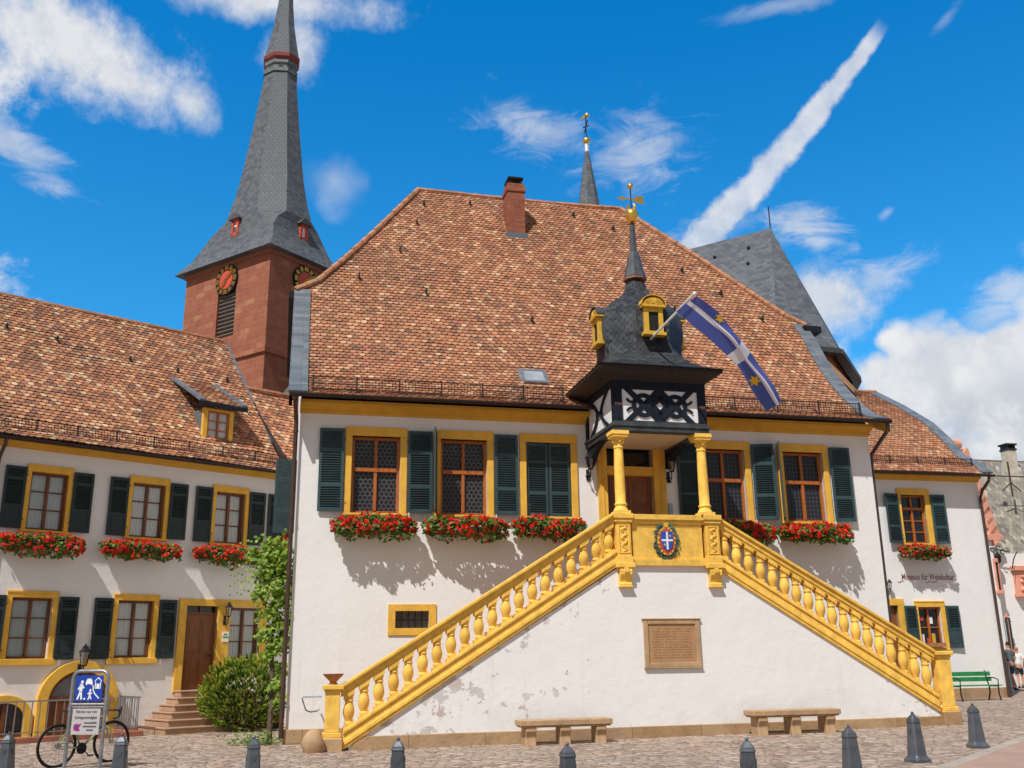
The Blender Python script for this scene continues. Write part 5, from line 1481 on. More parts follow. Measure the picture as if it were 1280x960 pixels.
# ================================================================== MUSEUM HOUSE (right, set back)
MV = 7.0
mus = thing('museum_house', 'white house with painted lettering and slate-edged tile roof behind the stair', 'building', HF.w(0, MV), YAW_HALL)
MF = Frame(HF.w(0, MV), YAW_HALL)
def build_museum():
    P = lambda x, y, v=0.: MF.uz(x, y, v)
    X1 = 22.97; X0 = 14.25
    zc = P(1150, 601)[1]
    # windows from the survey
    q = lambda x, y: P(1080+x*.32316, 570+y*.32316)
    a = q(132, 150); b = q(218, 152); c = q(181, 332)
    uw = (a[0]+b[0])/2+.08; uwz1 = a[1]; uwz0 = 5.12; OW = .92
    lw = (q(205, 585)[0]+q(282, 585)[0])/2+.06; lz1 = q(205, 585)[1]; lz0 = q(230, 735)[1]-.05; LW = .84
    door = (18.55, 19.28)
    holes = [(uw-OW/2, uw+OW/2, uwz0, uwz1), (lw-LW/2, lw+LW/2, lz0, lz1), (door[0], door[1], .3, 3.1)]
    m = MB(); wall_holes(m, X0, X1, -.2, zc+.3, holes, .22)
    vp = [MF.on_u(x, y, X1+.22)[1:] for x, y in ((1206, 572), (1190, 553), (1165, 530), (1130, 509), (1096, 492))]
    gp = [(X1, a_, b_-.22) for a_, b_ in vp if a_ > .05]
    gp = [(X1, 0, -.2), (X1, 2*vp[-1][0], -.2), (X1, 2*vp[-1][0], zc+.2)]+[(X1, 2*vp[-1][0]-a_, b_) for _, a_, b_ in gp[:-1]]+gp[::-1]+[(X1, 0, zc+.25)]
    m.add(gp, [tuple(range(len(gp)))])
    m.add([(X0, 11, -.2), (X1, 11, -.2), (X1, 11, 8), (X0, 11, 8)], [(3, 2, 1, 0)])
    m.build('wall', M['white'], mus)
    MB().box(X0, X1+.03, -.035, 11, -.1, .5).build('plinth', M['plinth'], mus)
    prof = [(0.02, zc), (-.05, zc), (-.08, zc+.08), (-.22, zc+.13), (-.22, zc+.19), (.02, zc+.19)]
    MB().prismu(prof, X0, X1+.02).build('cornice', M['ochre'], mus)
    zg = zc+.19
    gutter_mb([(X0, -.5, zg), (X1+.3, -.5, zg)]).build('gutter', M['gutter'], mus)
    dp = MB().tube([(X1+.1, -.5, zg-.06), (X1+.1, -.46, zg-.2), (X1+.05, -.12, zg-.5), (X1-.02, -.07, zg-.75), (X1-.02, -.07, .1)], .05, 8); dp.build('downpipe', M['pipe'], mus, smooth=True)
    vp = [MF.on_u(x, y, X1+.22)[1:] for x, y in ((1206, 572), (1190, 553), (1165, 530), (1130, 509), (1096, 492))]
    pv = [-.5, -.1]+[q[0] for q in vp]; pz = [zg+.02, zg+.40]+[q[1] for q in vp]
    mrows = [(v, z, X0-2.2, X1+.2) for v, z in zip(pv, pz)]
    m = MB(); roof_sheet(m, mrows, 24, seed=4.); m.m = [2]*len(m.m); tile_courses(m, mrows, 4)
    rv = pv[-1]; roof_sheet(m, [(2*rv-v, z, a_, b_) for v, z, a_, b_ in mrows], 6, seed=6., flip=True)
    rf = m.build('roof', [M['tile'], M['tile_real'], M['underlay']], mus)
    vg = MB(); roof_sheet(vg, [(v-.02, z+.06, X1-.16, X1+.27) for v, z in zip(pv, pz)], 1, jit=0); vg.build('slate_verge', M['slate_trim'], rf, solid=.05)
    cp = MB(); ridge_caps(cp, [(X0-2, rv, pz[-1]+.05), (X1+.2, rv, pz[-1]+.05)]); cp.build('ridge_tiles', M['tile_cap'], rf, smooth=True)
    snow_guard_mb(X0, X1-.2, -.12, zg+.3).build('snow_guard', M['gutter'], rf)
    s = surround_mb(OW, uwz1-uwz0, .13, .2, .21, .06); w = s.build('window', M['yellow'], mus, bevel=.01, loc=(uw, 0, uwz0))
    hh = uwz1-uwz0
    sash_mb(OW, hh, 3, hh*.72, .06, .07, (hh*.24, hh*.47)).build('sash', M['sash'], w, bevel=.004)
    pane_mb(OW, hh).build('pane', M['dark_glass'], w)
    lf = shutter_mb(.52, hh+.02, (.34, .8)); 
    mirrored(lf).build('shutter', M['shutter'], w, loc=(-OW/2-.14, -.09, 0), rot=(0, 0, .1)); lf.build('shutter', M['shutter'], w, loc=(OW/2+.2, -.07, 0), rot=(0, 0, -.05))
    h2 = lz1-lz0
    s = surround_mb(LW, h2, .12, .16, .2, .1); w = s.build('window', M['yellow'], mus, bevel=.01, loc=(lw, 0, lz0))
    sash_mb(LW, h2, 3, None, .05, .06, (h2*.5,)).build('sash', M['sash'], w, bevel=.004); pane_mb(LW, h2).build('pane', M['dark_glass'], w)
    d = MB(); r = random.Random(2)
    for x, z, wd, ht, mt in ((-.28, .12, .16, .3, 0), (-.05, .1, .1, .2, 1), (.15, .12, .12, .32, 2), (.1, .75, .16, .22, 0), (-.25, .85, .18, .12, 1)): d.box(x-wd/2, x+wd/2, .13, .146, z, z+ht, mt)
    d.build('window_display', [M['white_paint'], M['redpaint'], M['gold_paint']], w)
    MB().box(-.3, .34, -.2, -.04, .02, .14).build('window_trough', M['terracotta'], w)
    lf = shutter_mb(.47, h2+.06, (.45,), True)
    mirrored(lf).build('shutter', M['shutter'], w, loc=(-LW/2-.12, -.09, -.02), rot=(0, 0, .15)); lf.build('shutter', M['shutter'], w, loc=(LW/2+.16, -.07, -.02), rot=(0, 0, -.05))
    f = MB(); f.box(door[0]-.2, door[0], -.06, .2, .3, 3.1); f.box(door[1], door[1]+.22, -.06, .2, .3, 3.1); f.box(door[0]-.2, door[1]+.22, -.06, .2, 3.1, 3.32)
    dw = f.build('doorway', M['yellow'], mus, bevel=.01)
    MB().box(door[0], door[1], .1, .16, .3, 3.1).box(door[0]+.12, door[1]-.12, .08, .1, 1.4, 2.9).build('door', M['door'], dw)
    l0 = P(1125, 722); l1 = P(1193, 722)
    text_obj('Museum für Weinkultur', .29, 'wall_lettering', M['lettering'], mus, ((l0[0]+l1[0])/2+.02, -.006, 3.93), (R(90), 0, 0), .002, bold=.002, sx=.70)
    fl = MB(); c0 = l0[0]+1.02
    fl.tube([(c0-.1+.035*k, -.008, 3.86-.025*math.sin(k*.9)) for k in range(14)], .009, 5); fl.tube([(l0[0]-.1+.03*k, -.008, 3.87-.03*math.sin(k*.9)) for k in range(8)], .009, 5)
    fl.build('lettering_flourish', M['lettering'], mus)
    return uw
MUW = build_museum()
window_box('red geranium box above the painted wall lettering', MUW+.02, MV-.22, 4.83, 1.75, 60, HF, 'geranium boxes under the windows', hang=.24, rise=.24)
lantern('small wall lantern above the museum house door', HF, 18.98, MV, 3.72, s=.72)

def park_bench():
    b = HF.w(20.95, MV-1.05, gz(21)); t = thing('park_bench', 'green slatted bench with iron legs against the white house', 'bench', b, YAW_HALL)
    s = MB(); 
    for k in range(4): s.box(-.85, .85, -.22+k*.115, -.125+k*.115, .43, .46)
    s.build('seat', M['benchgreen'], t, bevel=.006)
    k = MB()
    for z in (.56, .72): k.box(-.85, .85, .25+(z-.5)*.2, .285+(z-.5)*.2, z, z+.13)
    k.build('backrest', M['benchgreen'], t, bevel=.006)
    o0 = None
    for x in (-.68, .68):
        m = MB(); m.tube([(0, -.26, 0), (0, -.2, .2), (0, -.22, .42), (0, .2, .42), (0, .27, .6), (0, .33, .88)], .024, 6); m.tube([(0, .3, 0), (0, .2, .2), (0, .2, .42)], .024, 6)
        m.tube([(0, .28, .66), (0, -.05, .67), (0, -.24, .62), (0, -.22, .42)], .018, 6)
        if o0 is None: o0 = o = m.build('iron_leg', M['iron'], t)
        else: o = o0.copy(); COL.objects.link(o)
        o.location = (x, 0, 0)
park_bench()

# ================================================================== HOUSES FARTHER RIGHT
def build_pink_house():
    V = 13.0; F = Frame(HF.w(0, V), YAW_HALL); g0 = gz(25)
    t = thing('gabled_house', 'white house with stepped pink sandstone gable beyond the museum house', 'building', F.w(0, 0), YAW_HALL)
    P = lambda x, y, v=0.: F.uz(x, y, v)
    uR, zR = P(1236, 672); uT, zT = P(1197, 556)
    uT -= .2
    m = MB()
    poly = [(20, g0-.2), (uR+.1, g0-.2), (uR+.1, zR), (uT+.35, zT-.6), (uT-.35, zT-.6), (20, 2*0+zR+0.)]
    wall_poly = [(2*uT-uR-.1, g0-.2), (uR+.1, g0-.2), (uR+.1, zR), (uT+.3, zT-.4), (uT-.3, zT-.4), (2*uT-uR-.1, zR)]
    m.prism(wall_poly, 0, 9)
    m.box(uR+.1, uR+6.5, .35, 8, g0-.2, zR-.6)
    m.build('wall', M['white'], t)
    # stepped coping: overlapping pink slabs
    c = MB(); n = 9
    for i in range(n):
        a = (i+.0)/n; b = (i+1.25)/n
        u0, z0 = uT+.25+(uR-uT-.1)*a, zT-.35+(zR-zT+.25)*a; u1, z1 = uT+.25+(uR-uT-.1)*b, zT-.35+(zR-zT+.25)*b
        nx, nz = .33, .25
        c.prism([(u0-.05, z0-.1), (u1, z1-.14), (u1+nx, z1+nz-.14), (u0+nx, z0+nz)], -.12, .5)
        c.prism([(u0-.14, z0-.28), (u0+.12, z0-.38), (u0+.2, z0+.05), (u0-.05, z0+.02)], -.1, .4)
    c.box(uR-.15, uR+.55, -.13, .5, zR-.12, zR+.12)
    c.build('gable_coping', M['pink'], t, bevel=.02)
    f = MB().box(uT-.25, uT+.3, -.1, .4, zT-.5, zT-.15)
    vs = [(uT-.22, -.15+.0, zT)]
    f.tube([(uT-.38, .15, zT+.08), (uT+.36, .15, zT+.02)], .24, 14)
    f.build('gable_finial', M['pink'], t, bevel=.015)
    def win(x0, y0, x1, y1, shutters):
        a = P(x0, y0); b = P(x1, y1); u0, u1, z1, z0 = a[0], b[0], a[1], b[1]
        du = (u1-u0); fa, fb = .26*du, .14*du
        s = MB(); s.box(u0, u0+fa, -.08, .02, z0, z1); s.box(u1-fb, u1, -.08, .02, z0, z1); s.box(u0, u1, -.09, .02, z1, z1+.16); s.box(u0-.05, u1+.05, -.12, .02, z0-.14, z0)
        w = s.build('window', M['pink'], t, bevel=.012)
        MB().box(u0+fa, u1-fb, -.02, .01, z0, z1).box((u0+u1)/2-.025, (u0+u1)/2+.025, -.04, -.02, z0, z1).build('casement', M['dark_glass'], w)
        if shutters:
            lf = shutter_mb((u1-u0)*.52, z1-z0, (.5,)); lf.build('shutter', M['shutter'], w, loc=(u1+.02, -.08, z0), rot=(0, 0, -.1)); lf.build('shutter', M['shutter'], w, loc=(u0-.02, -.08, z0), rot=(0, 0, math.pi+.1))
    win(1241, 703, 1252, 738, False)
    a = P(1255, 770); win(1256, 772, 1264, 812, True)
    rl = MB(); a = P(1265, 714, .35); b = P(1281, 742, .35)
    rl.box(a[0], b[0]+.2, .12, .36, b[1], a[1]); rl.box(a[0]-.1, b[0]+.3, .02, .36, a[1], a[1]+.2); rl.box(a[0]-.06, b[0]+.26, .06, .36, b[1]-.15, b[1])
    r = random.Random(4)
    for k in range(16): rl.ball((r.uniform(a[0]+.1, b[0]+.1), .1, r.uniform(b[1]+.1, a[1]-.1)), r.uniform(.06, .13), 8)
    rl.build('relief_panel', M['pink'], t, bevel=.02)
    rr = MB(); roof_sheet(rr, [(-.0, zR-.1, 0, 0), (.1, zR, 0, 0)], 1)
    rp = MB()
    rp.add([(uR+.2, .3, zR-.15), (uR+.2, 9, zR-.15), (uT, 9, zT-.7), (uT, .3, zT-.7)], [(0, 1, 2, 3)], 0, [[(0, 0), (8.7, 0), (8.7, 5.5), (0, 5.5)]])
    rp.add([(2*uT-uR-.2, .3, zR-.15), (2*uT-uR-.2, 9, zR-.15), (uT, 9, zT-.7), (uT, .3, zT-.7)], [(3, 2, 1, 0)], 0, [[(0, 5.5), (8.7, 5.5), (8.7, 0), (0, 0)]])
    rp.build('roof', M['tile_grey'], t, solid=.1)
    # wrought iron hanging sign bracket
    s = thing('hanging_sign_bracket', 'black wrought-iron scroll bracket on the pink-gabled house', 'sign bracket', F.w(*P(1262, 690)[:1], 0, P(1262, 690)[1]), YAW_HALL)
    q = MB(); q.tube([(0, 0, 0), (-.3, -.02, .05), (-.8, -.02, .12)], .022, 6); q.tube([(.0, 0, -.7), (.05, -.1, -.3), (.25, -.12, 0)], .022, 6)
    for cx, cz, rad in ((-.35, .0, .1), (-.55, .16, .09), (-.7, -.04, .09), (-.85, .1, .07)):
        q.tube([(cx+rad*math.cos(k*.6), -.02, cz+rad*math.sin(k*.6)) for k in range(10)], .018, 5)
    q.build('scrollwork', M['iron'], s)
    l = MB().lathe([(.05, -.42), (.11, -.36), (.13, -.12), (.06, -.02), (.02, .05)], (-.62, -.02, -.05), 6); l.build('lamp', M['iron'], s)
build_pink_house()
def build_grey_house():
    V = 24.; F = Frame(HF.w(0, V), YAW_HALL); g0 = gz(30)
    t = thing('grey_roofed_house', 'distant house with worn grey-beige tile roof and chimney', 'building', F.w(0, 0), YAW_HALL)
    P = lambda x, y, v=0.: F.uz(x, y, v)
    zr = P(1250, 573, 3.)[1]; u0 = P(1205, 573)[0]-1; u1 = u0+14; ze = 5.6
    MB().box(u0, u1, 0, 8, g0-.2, ze).build('wall', M['white'], t)
    m = MB(); roof_sheet(m, [(-.5, ze-.1, u0-.3, u1+.3), (1., ze+(zr-ze)*.40, u0-.3, u1+.3), (3.5, zr, u0-.3, u1+.3)], 20, seed=8., jit=.08); roof_sheet(m, [(7.5, ze-.1, u0-.3, u1+.3), (3.5, zr, u0-.3, u1+.3)], 4, flip=True)
    rf = m.build('roof', M['tile_grey'], t, solid=.08)
    c = P(1267, 588, 2.8); h = P(1267, 563, 2.8)[1]
    MB().box(c[0]-.3, c[0]+.3, 2.7, 3.3, c[1]-1.2, h).build('chimney', plain('rendered_chimney', (.5, .45, .36), .85, .2, 4.), rf)
    k = MB().box(c[0]-.34, c[0]+.34, 2.66, 3.34, h, h+.1)
    for x in (-.28, .2): k.box(c[0]+x, c[0]+x+.08, 2.7, 3.3, h+.1, h+.3)
    k.box(c[0]-.38, c[0]+.38, 2.64, 3.36, h+.3, h+.4); k.build('chimney_cap', M['gutter'], rf)
    # aerial mast with its arms and two small dishes
    a = P(1265, 614, .9)
    an = thing('roof_aerial', 'rusty aerial mast with two dishes on the grey tile roof', 'antenna', F.w(a[0], .9, a[1]), YAW_HALL)
    an.location.z -= .3
    MB().tube([(0, 0, 0), (0, 0, 2.0)], .05, 6).tube([(-1.0, 0, 1.15), (1.0, 0, 1.15)], .035, 6).tube([(-.6, 0, .3), (0, 0, .8)], .035, 6).tube([(.6, 0, .3), (0, 0, .8)], .035, 6).build('mast', M['pipe'], an)
    d0 = None
    for x in (-.75, .7):
        if d0 is None:
            m = MB(); m.lathe([(.24, .0), (.18, .03), (.08, .05), (.001, .06)], (0, 0, 0), 16); d0 = o = m.build('dish', M['notice'], an, smooth=True, solid=.02)
        else: o = d0.copy(); COL.objects.link(o)
        o.location = (x, -.1, 1.5); o.rotation_euler = (R(75), 0, R(20))
build_grey_house()

# ================================================================== CHURCH
church = thing('church', 'red sandstone church tower with slate spire and slate roofs behind the town hall', 'church', CF.w(0, 0), YAW_CHURCH)
def build_church():
    TX0, TX1, TY0, TY1, TZ = -36.25, -28.54, -4.3, .6, 25.3
    cxm, cym = (TX0+TX1)/2, (TY0+TY1)/2
    m = MB()
    lo = CF.on_v(283, 421, TY0)[2]; hi = CF.on_v(283, 372, TY0)[2]
    a = CF.on_v(274, 395, TY0)[0]; b = CF.on_v(293, 395, TY0)[0]
    wall_holes(m, TX0, TX1, -1, TZ, [(a-.25, b, lo, hi+.6)], .45, TY0)
    m.add([(TX1, TY0, -1), (TX1, TY1, -1), (TX1, TY1, TZ), (TX1, TY0, TZ), (TX0, TY1, -1), (TX0, TY0, -1), (TX0, TY0, TZ), (TX0, TY1, TZ)], [(0, 1, 2, 3), (4, 5, 6, 7), (1, 4, 7, 2)])
    tw = m.build('tower', M['redstone'], church)
    sc = CF.on_v(329, 437, TY0)[2]
    MB().box(TX0-.14, TX1+.14, TY0-.14, TY1+.14, sc-.14, sc+.14).build('string_course', M['redstone'], tw); MB().box(TX0-.12, TX1+.12, TY0-.12, TY1+.12, TZ-.35, TZ-.05).build('tower_cornice', M['redstone'], tw)
    l = MB(); n = 12
    rot = Matrix.Rotation(R(-32), 3, 'X')
    for i in range(n):
        z = lo+(hi+.5-lo)*(i+.5)/n; l.box(a-.2, b, TY0+.06, TY0+.42, z-.035, z+.035, rot=rot)
    l.build('belfry_louvre', plain('grey_louvre', (.16, .13, .11), .7, .2, 5.), tw)
    MB().add([(a-.25, TY0+.44, lo), (b, TY0+.44, lo), (b, TY0+.44, hi+.6), (a-.25, TY0+.44, hi+.6)], [(0, 1, 2, 3)]).build('belfry_opening', M['dark_glass'], tw)
    # clocks
    def clock(c, rot, r_):
        m = MB(); n = 40
        def ring(r0, r1, y, mat):
            vs = [(rr*math.sin(2*math.pi*i/n), y, rr*math.cos(2*math.pi*i/n)) for rr in (r0, r1) for i in range(n)]
            m.add(vs, [(i, (i+1) % n, n+(i+1) % n, n+i) for i in range(n)], mat)
        m.prism([(r_*math.sin(2*math.pi*i/n), r_*math.cos(2*math.pi*i/n)) for i in range(n)], -.1, .05, 1)
        m.prism([(r_*.60*math.sin(2*math.pi*i/n), r_*.60*math.cos(2*math.pi*i/n)) for i in range(n)], -.125, -.1, 0)
        for i in range(12):
            t = i*math.pi/6; w = r_*(.13 if i % 3 else .17)
            d = Vector((math.sin(t), 0, math.cos(t))); s = Vector((d.z, 0, -d.x))
            vs = [d*r_*k+s*w*j for k in (.66, .95) for j in (-1, 1)]
            vs = [p+Vector((0, -.128, 0)) for p in vs]
            m.add(vs, [(0, 2, 3, 1), (1, 3, 2, 0)], 2)
        cf = m.build('clock', [M['redpaint'], M['timber'], M['gold']], tw, loc=c, rot=rot)
        for t, L, w in ((R(52), .95, .09), (R(215), .55, .13)):
            h = MB(); d = Vector((math.sin(t), 0, math.cos(t))); s = Vector((d.z, 0, -d.x))
            vs = [d*r_*k+s*r_*w*j+Vector((0, -.17, 0)) for k, j in ((-.15, -.6), (-.15, .6), (L*.6, 1.2), (L, 0), (L*.6, -1.2))]
            h.add(vs, [(0, 1, 2, 3, 4), (4, 3, 2, 1, 0)])
            h.build('clock_hand', M['gold'], tw, loc=c, rot=rot)
    p = CF.on_v(283, 350, TY0-.1); q = CF.on_u(382, 352, TX1+.1)
    clock((p[0], TY0-.02, p[2]), (0, 0, 0), .98)
    clock((TX1+.02, q[1], q[2]), (0, 0, R(90)), .98)
    # spire: square eaves broached into a tall octagon that leans a little
    def ring(w, d, z, t, dx=0., dy=0.): return [(cxm+dx+x*w, cym+dy+y*d, z) for x, y in ((1, -t), (1, t), (t, 1), (-t, 1), (-1, t), (-1, -t), (-t, -1), (t, -1))]
    hw, hd = (TX1-TX0)/2, (TY1-TY0)/2
    rows = [(hw+.55, hd+.55, TZ-.1, .99), (hw-.1, hd-.0, TZ+.8, .98), (hw-.62, hd-.22, TZ+1.7, .95), (hw-.85, hd-.3, TZ+2.4, .80), (hw-.95, hd-.35, TZ+3.0, .5)]
    S = MB(); rr = [ring(w, d, z, t) for w, d, z, t in rows]
    zt = CF.on_v(350, 97, cym)[2]; ct = CF.on_v(350.5, 97, cym)[0]-cxm; wt = (CF.on_v(369, 97, cym)[0]-CF.on_v(332, 97, cym)[0])/2*.74
    cb = CF.on_v(333, 300, cym)[0]-cxm
    rr = [ring(w, d, z, t, cb*min(max((z-TZ)/3.0, 0), 1)) for w, d, z, t in rows]
    for k in range(1, 9):
        f = k/8; z = TZ+3.0+(zt-TZ-3.0)*f
        w0, d0 = hw-.95, hd-.35
        g = f**.80
        rr.append(ring(w0+(wt-w0)*g, d0+(wt*.86-d0)*g, z, .5+(.4142-.5)*min(f*4, 1), cb+(ct-cb)*f))
    S.rings(rr); sp = S.build('spire', M['slate_far'], church)
    def at(y): return CF.on_v(350.5, y, cym)[2]
    z1, z2, z3 = at(97), at(84), at(73)
    b = MB().rings([ring(wt*1.08, wt*.95, z1-.15, .4142, ct), ring(wt*1.08, wt*.95, z1+.12, .4142, ct), ring(wt*.93, wt*.82, z1+.14, .4142, ct), ring(wt*.93, wt*.82, z2-.35, .4142, ct), ring(wt*1.03, wt*.9, z2-.3, .4142, ct), ring(wt*1.03, wt*.9, z2, .4142, ct)])
    bo = b.build('spire_gallery', plain('weathered_lead', (.13, .15, .15), .55, .25, 3.), sp)
    o = MB()
    for k in range(8):
        t = k*math.pi/4; c = Vector((cxm+ct+wt*.93*math.cos(t), cym+wt*.82*math.sin(t), 0)); e = Vector((-math.sin(t), math.cos(t)*.88, 0)).normalized(); nn = Vector((math.cos(t), math.sin(t), 0))*.03
        hgt = z2-.45-z1-.25; r = wt*.2
        pts = [(-r, 0), (r, 0)]+[(r*math.cos(math.pi*i/8), hgt-r+r*math.sin(math.pi*i/8)) for i in range(9)]
        o.add([c+nn+e*x+Vector((0, 0, z1+.2+z)) for x, z in pts], [tuple(range(11))])
    o.build('gallery_opening', M['dark_glass'], sp)
    MB().rings([ring(wt*1.05, wt*.92, z2-.02, .4142, ct+.03), ring(wt*1.14, wt*1.0, z2+.12, .4142, ct+.03), ring(wt*1.16, wt*1.02, z2+.36, .4142, ct+.03), ring(wt*1.1, wt*.95, z2+.44, .4142, ct+.03)]).build('gallery_cornice', plain('dark_red_paint', (.20, .035, .025), .6, .15, 5.), sp)
    h0 = z2+.44
    MB().rings([ring(wt*1.1, wt*.96, h0-.05, .4142, ct+.03), ring(wt*.9, wt*.78, h0+1.1, .4142, ct+.05), ring(wt*.68, wt*.6, h0+2.4, .4142, ct+.07), ring(wt*.5, wt*.44, h0+4.2, .4142, ct+.1), ring(wt*.25, wt*.22, h0+8, .4142, ct+.15), ring(.06, .06, h0+12.5, .4142, ct+.2)]).build('spire_top', M['slate_far'], sp)
    # small red dormers at the foot of the spire
    def dorm(x, y, ax):
        if ax == 'v': c = CF.on_v(x, y, TY0+.3); c = (c[0], TY0+.3, c[2]); rz = 0
        else: c = CF.on_u(x, y, TX1-.3); c = (TX1-.3, c[1], c[2]); rz = R(90)
        m = MB(); m.box(-.32, -.16, -.1, 1.6, -.45, .55, 0); m.box(.16, .32, -.1, 1.6, -.45, .55, 0); m.box(-.32, .32, -.1, 1., -.5, -.3, 0); m.box(-.32, .32, -.1, 1., .45, .62, 0); m.box(-.16, .16, .0, .02, -.3, .45, 1)
        m.prism([(-.48, .6), (.48, .6), (.42, .72), (.1, 1.0), (-.1, 1.0), (-.42, .72)], -.25, 1.2, 2)
        m.build('spire_dormer', [M['redpaint'], M['white_paint'], M['slate_far']], sp, loc=c, rot=(0, 0, rz))
    dorm(295, 286, 'v'); dorm(379, 293, 'u')
    # nave and choir
    RZ, EZ, W = 20.3, 13., 5.5
    nv = MB(); nv.box(-28.4, .8, -W+.5, W-.5, -1, EZ+.2)
    nv.add([(.8, -W+.5, -1), (1.5, -W+.5, -1), (1.5, -W+.5, EZ+.2), (.8, -W+.5, EZ+.2)], [(0, 1, 2, 3)])
    ap = [(1.5, -W+.5), (2.85, -3.1), (2.35, 1.2), (.8, W-.5)]
    nv.add([(a, b, z) for z in (-1, EZ+.2) for a, b in ap], [(0, 1, 5, 4), (1, 2, 6, 5), (2, 3, 7, 6)])
    wl = nv.build('nave_wall', M['redstone'], church)
    r = MB()
    def face(pts, uv): r.add(pts, [tuple(range(len(pts)))], 0, [uv])
    SL = math.hypot(W, RZ-EZ)
    A, B, C, D = (1.65, -W, EZ), (3.27, -3.32, EZ), (2.75, 1.2, EZ), (1.0, W, EZ); E = (0, 0, RZ)
    face([(-28.5, -W, EZ), A, E, (-28.5, 0, RZ)], [(-28.5, 0), (1.65, 0), (0, SL), (-28.5, SL)])
    face([D, (-28.5, W, EZ), (-28.5, 0, RZ), E], [(1.65, 0), (-28.5, 0), (-28.5, SL), (0, SL)])
    face([A, B, E], [(0, 0), (2.9, 0), (1.4, SL*.95)]); face([B, C, E], [(0, 0), (6.8, 0), (3.4, SL*.9)]); face([C, D, E], [(0, 0), (2.9, 0), (1.4, SL*.95)])
    rf = r.build('nave_roof', M['slate_far'], church)
    g = MB(); 
    for a, b in ((A, B), (B, C), (C, D), ((-28.5, -W, EZ), A)):
        g.bar((a[0], a[1], EZ-.1), (b[0], b[1], EZ-.1), .35, .2)
    g.build('eaves', M['timber_grey'], rf)
    MB().tube([(0, 0, RZ-.1), (0, 0, RZ+1.1)], .03, 5).build('lightning_rod', M['iron'], rf)
    hk = None
    for u, f in ((-.8, .3), (-2.4, .32), (-.6, .6), (-3.8, .45), (-1.2, .85), (-2.9, .8)):
        z = RZ-(RZ-EZ)*f*.5; y = -W*f*.5
        if hk is None: hk = o = MB().box(-.06, .06, -.1, .02, 0, .08).build('roof_hook', M['iron'], rf)
        else: o = hk.copy(); COL.objects.link(o)
        o.location = (u, y, z)
    # buttress with a saddle coping at the choir corner
    p = CF.on_v(1060, 480, -3.6)
    bt = MB(); u0, u1 = 2.75, p[0]+.1
    bt.prism([(u0, -1), (u1, -1), (u1, p[2]-.35), (u0+.2, p[2]+.9), (u0, p[2]+.9)], -3.9, -3.2)
    bo = bt.build('buttress', M['redstone'], church)
    MB().prism([(u0, p[2]+1.0), (u1+.2, p[2]-.5), (u1+.22, p[2]-.36), (u0+.1, p[2]+1.15)], -4.0, -3.1).build('buttress_coping', plain('mossy_coping', (.30, .16, .08), .85, .3, 3.), bo)
    # flèche
    fu, fz = -9.35, RZ
    zt = CF.on_v(732, 190, 0)[2]; zb = CF.on_v(736, 262, 0)[2]
    def oc(r_, z): return [(fu+r_*math.cos(math.pi/8+k*math.pi/4), r_*math.sin(math.pi/8+k*math.pi/4), z) for k in range(8)]
    fl = MB().rings([oc(1.0, RZ-1.), oc(1.0, RZ+1.6), oc(1.25, RZ+1.7), oc(.60, zb), oc(.10, zt), oc(.05, zt+.05)]).build('ridge_turret', M['slate_far'], church)
    bz = CF.on_v(732, 176.5, 0)[2]; tz = CF.on_v(731.5, 145, 0)[2]
    MB().tube([(fu, 0, zt-.1), (fu, 0, bz)], .1, 8).build('turret_neck', M['white_paint'], fl)
    MB().ball((fu, 0, bz), .2, 14).build('turret_ball', M['gold'], fl, smooth=True)
    MB().tube([(fu, 0, bz), (fu, 0, tz)], .03, 6).bar((fu-.18, 0, bz+.85), (fu+.18, 0, bz+.85), .05, .05).bar((fu-.1, 0, bz+.5), (fu+.1, 0, bz+1.2), .05, .05).build('turret_cross', M['iron'], fl)
    v = MB().ball((fu+.08, 0, tz), .13, 8); v.prism([(fu-.3, tz-.1), (fu, tz-.08), (fu, tz+.02), (fu-.18, tz+.06)], -.02, .02); v.build('turret_cockerel', M['gold'], fl)
build_church()

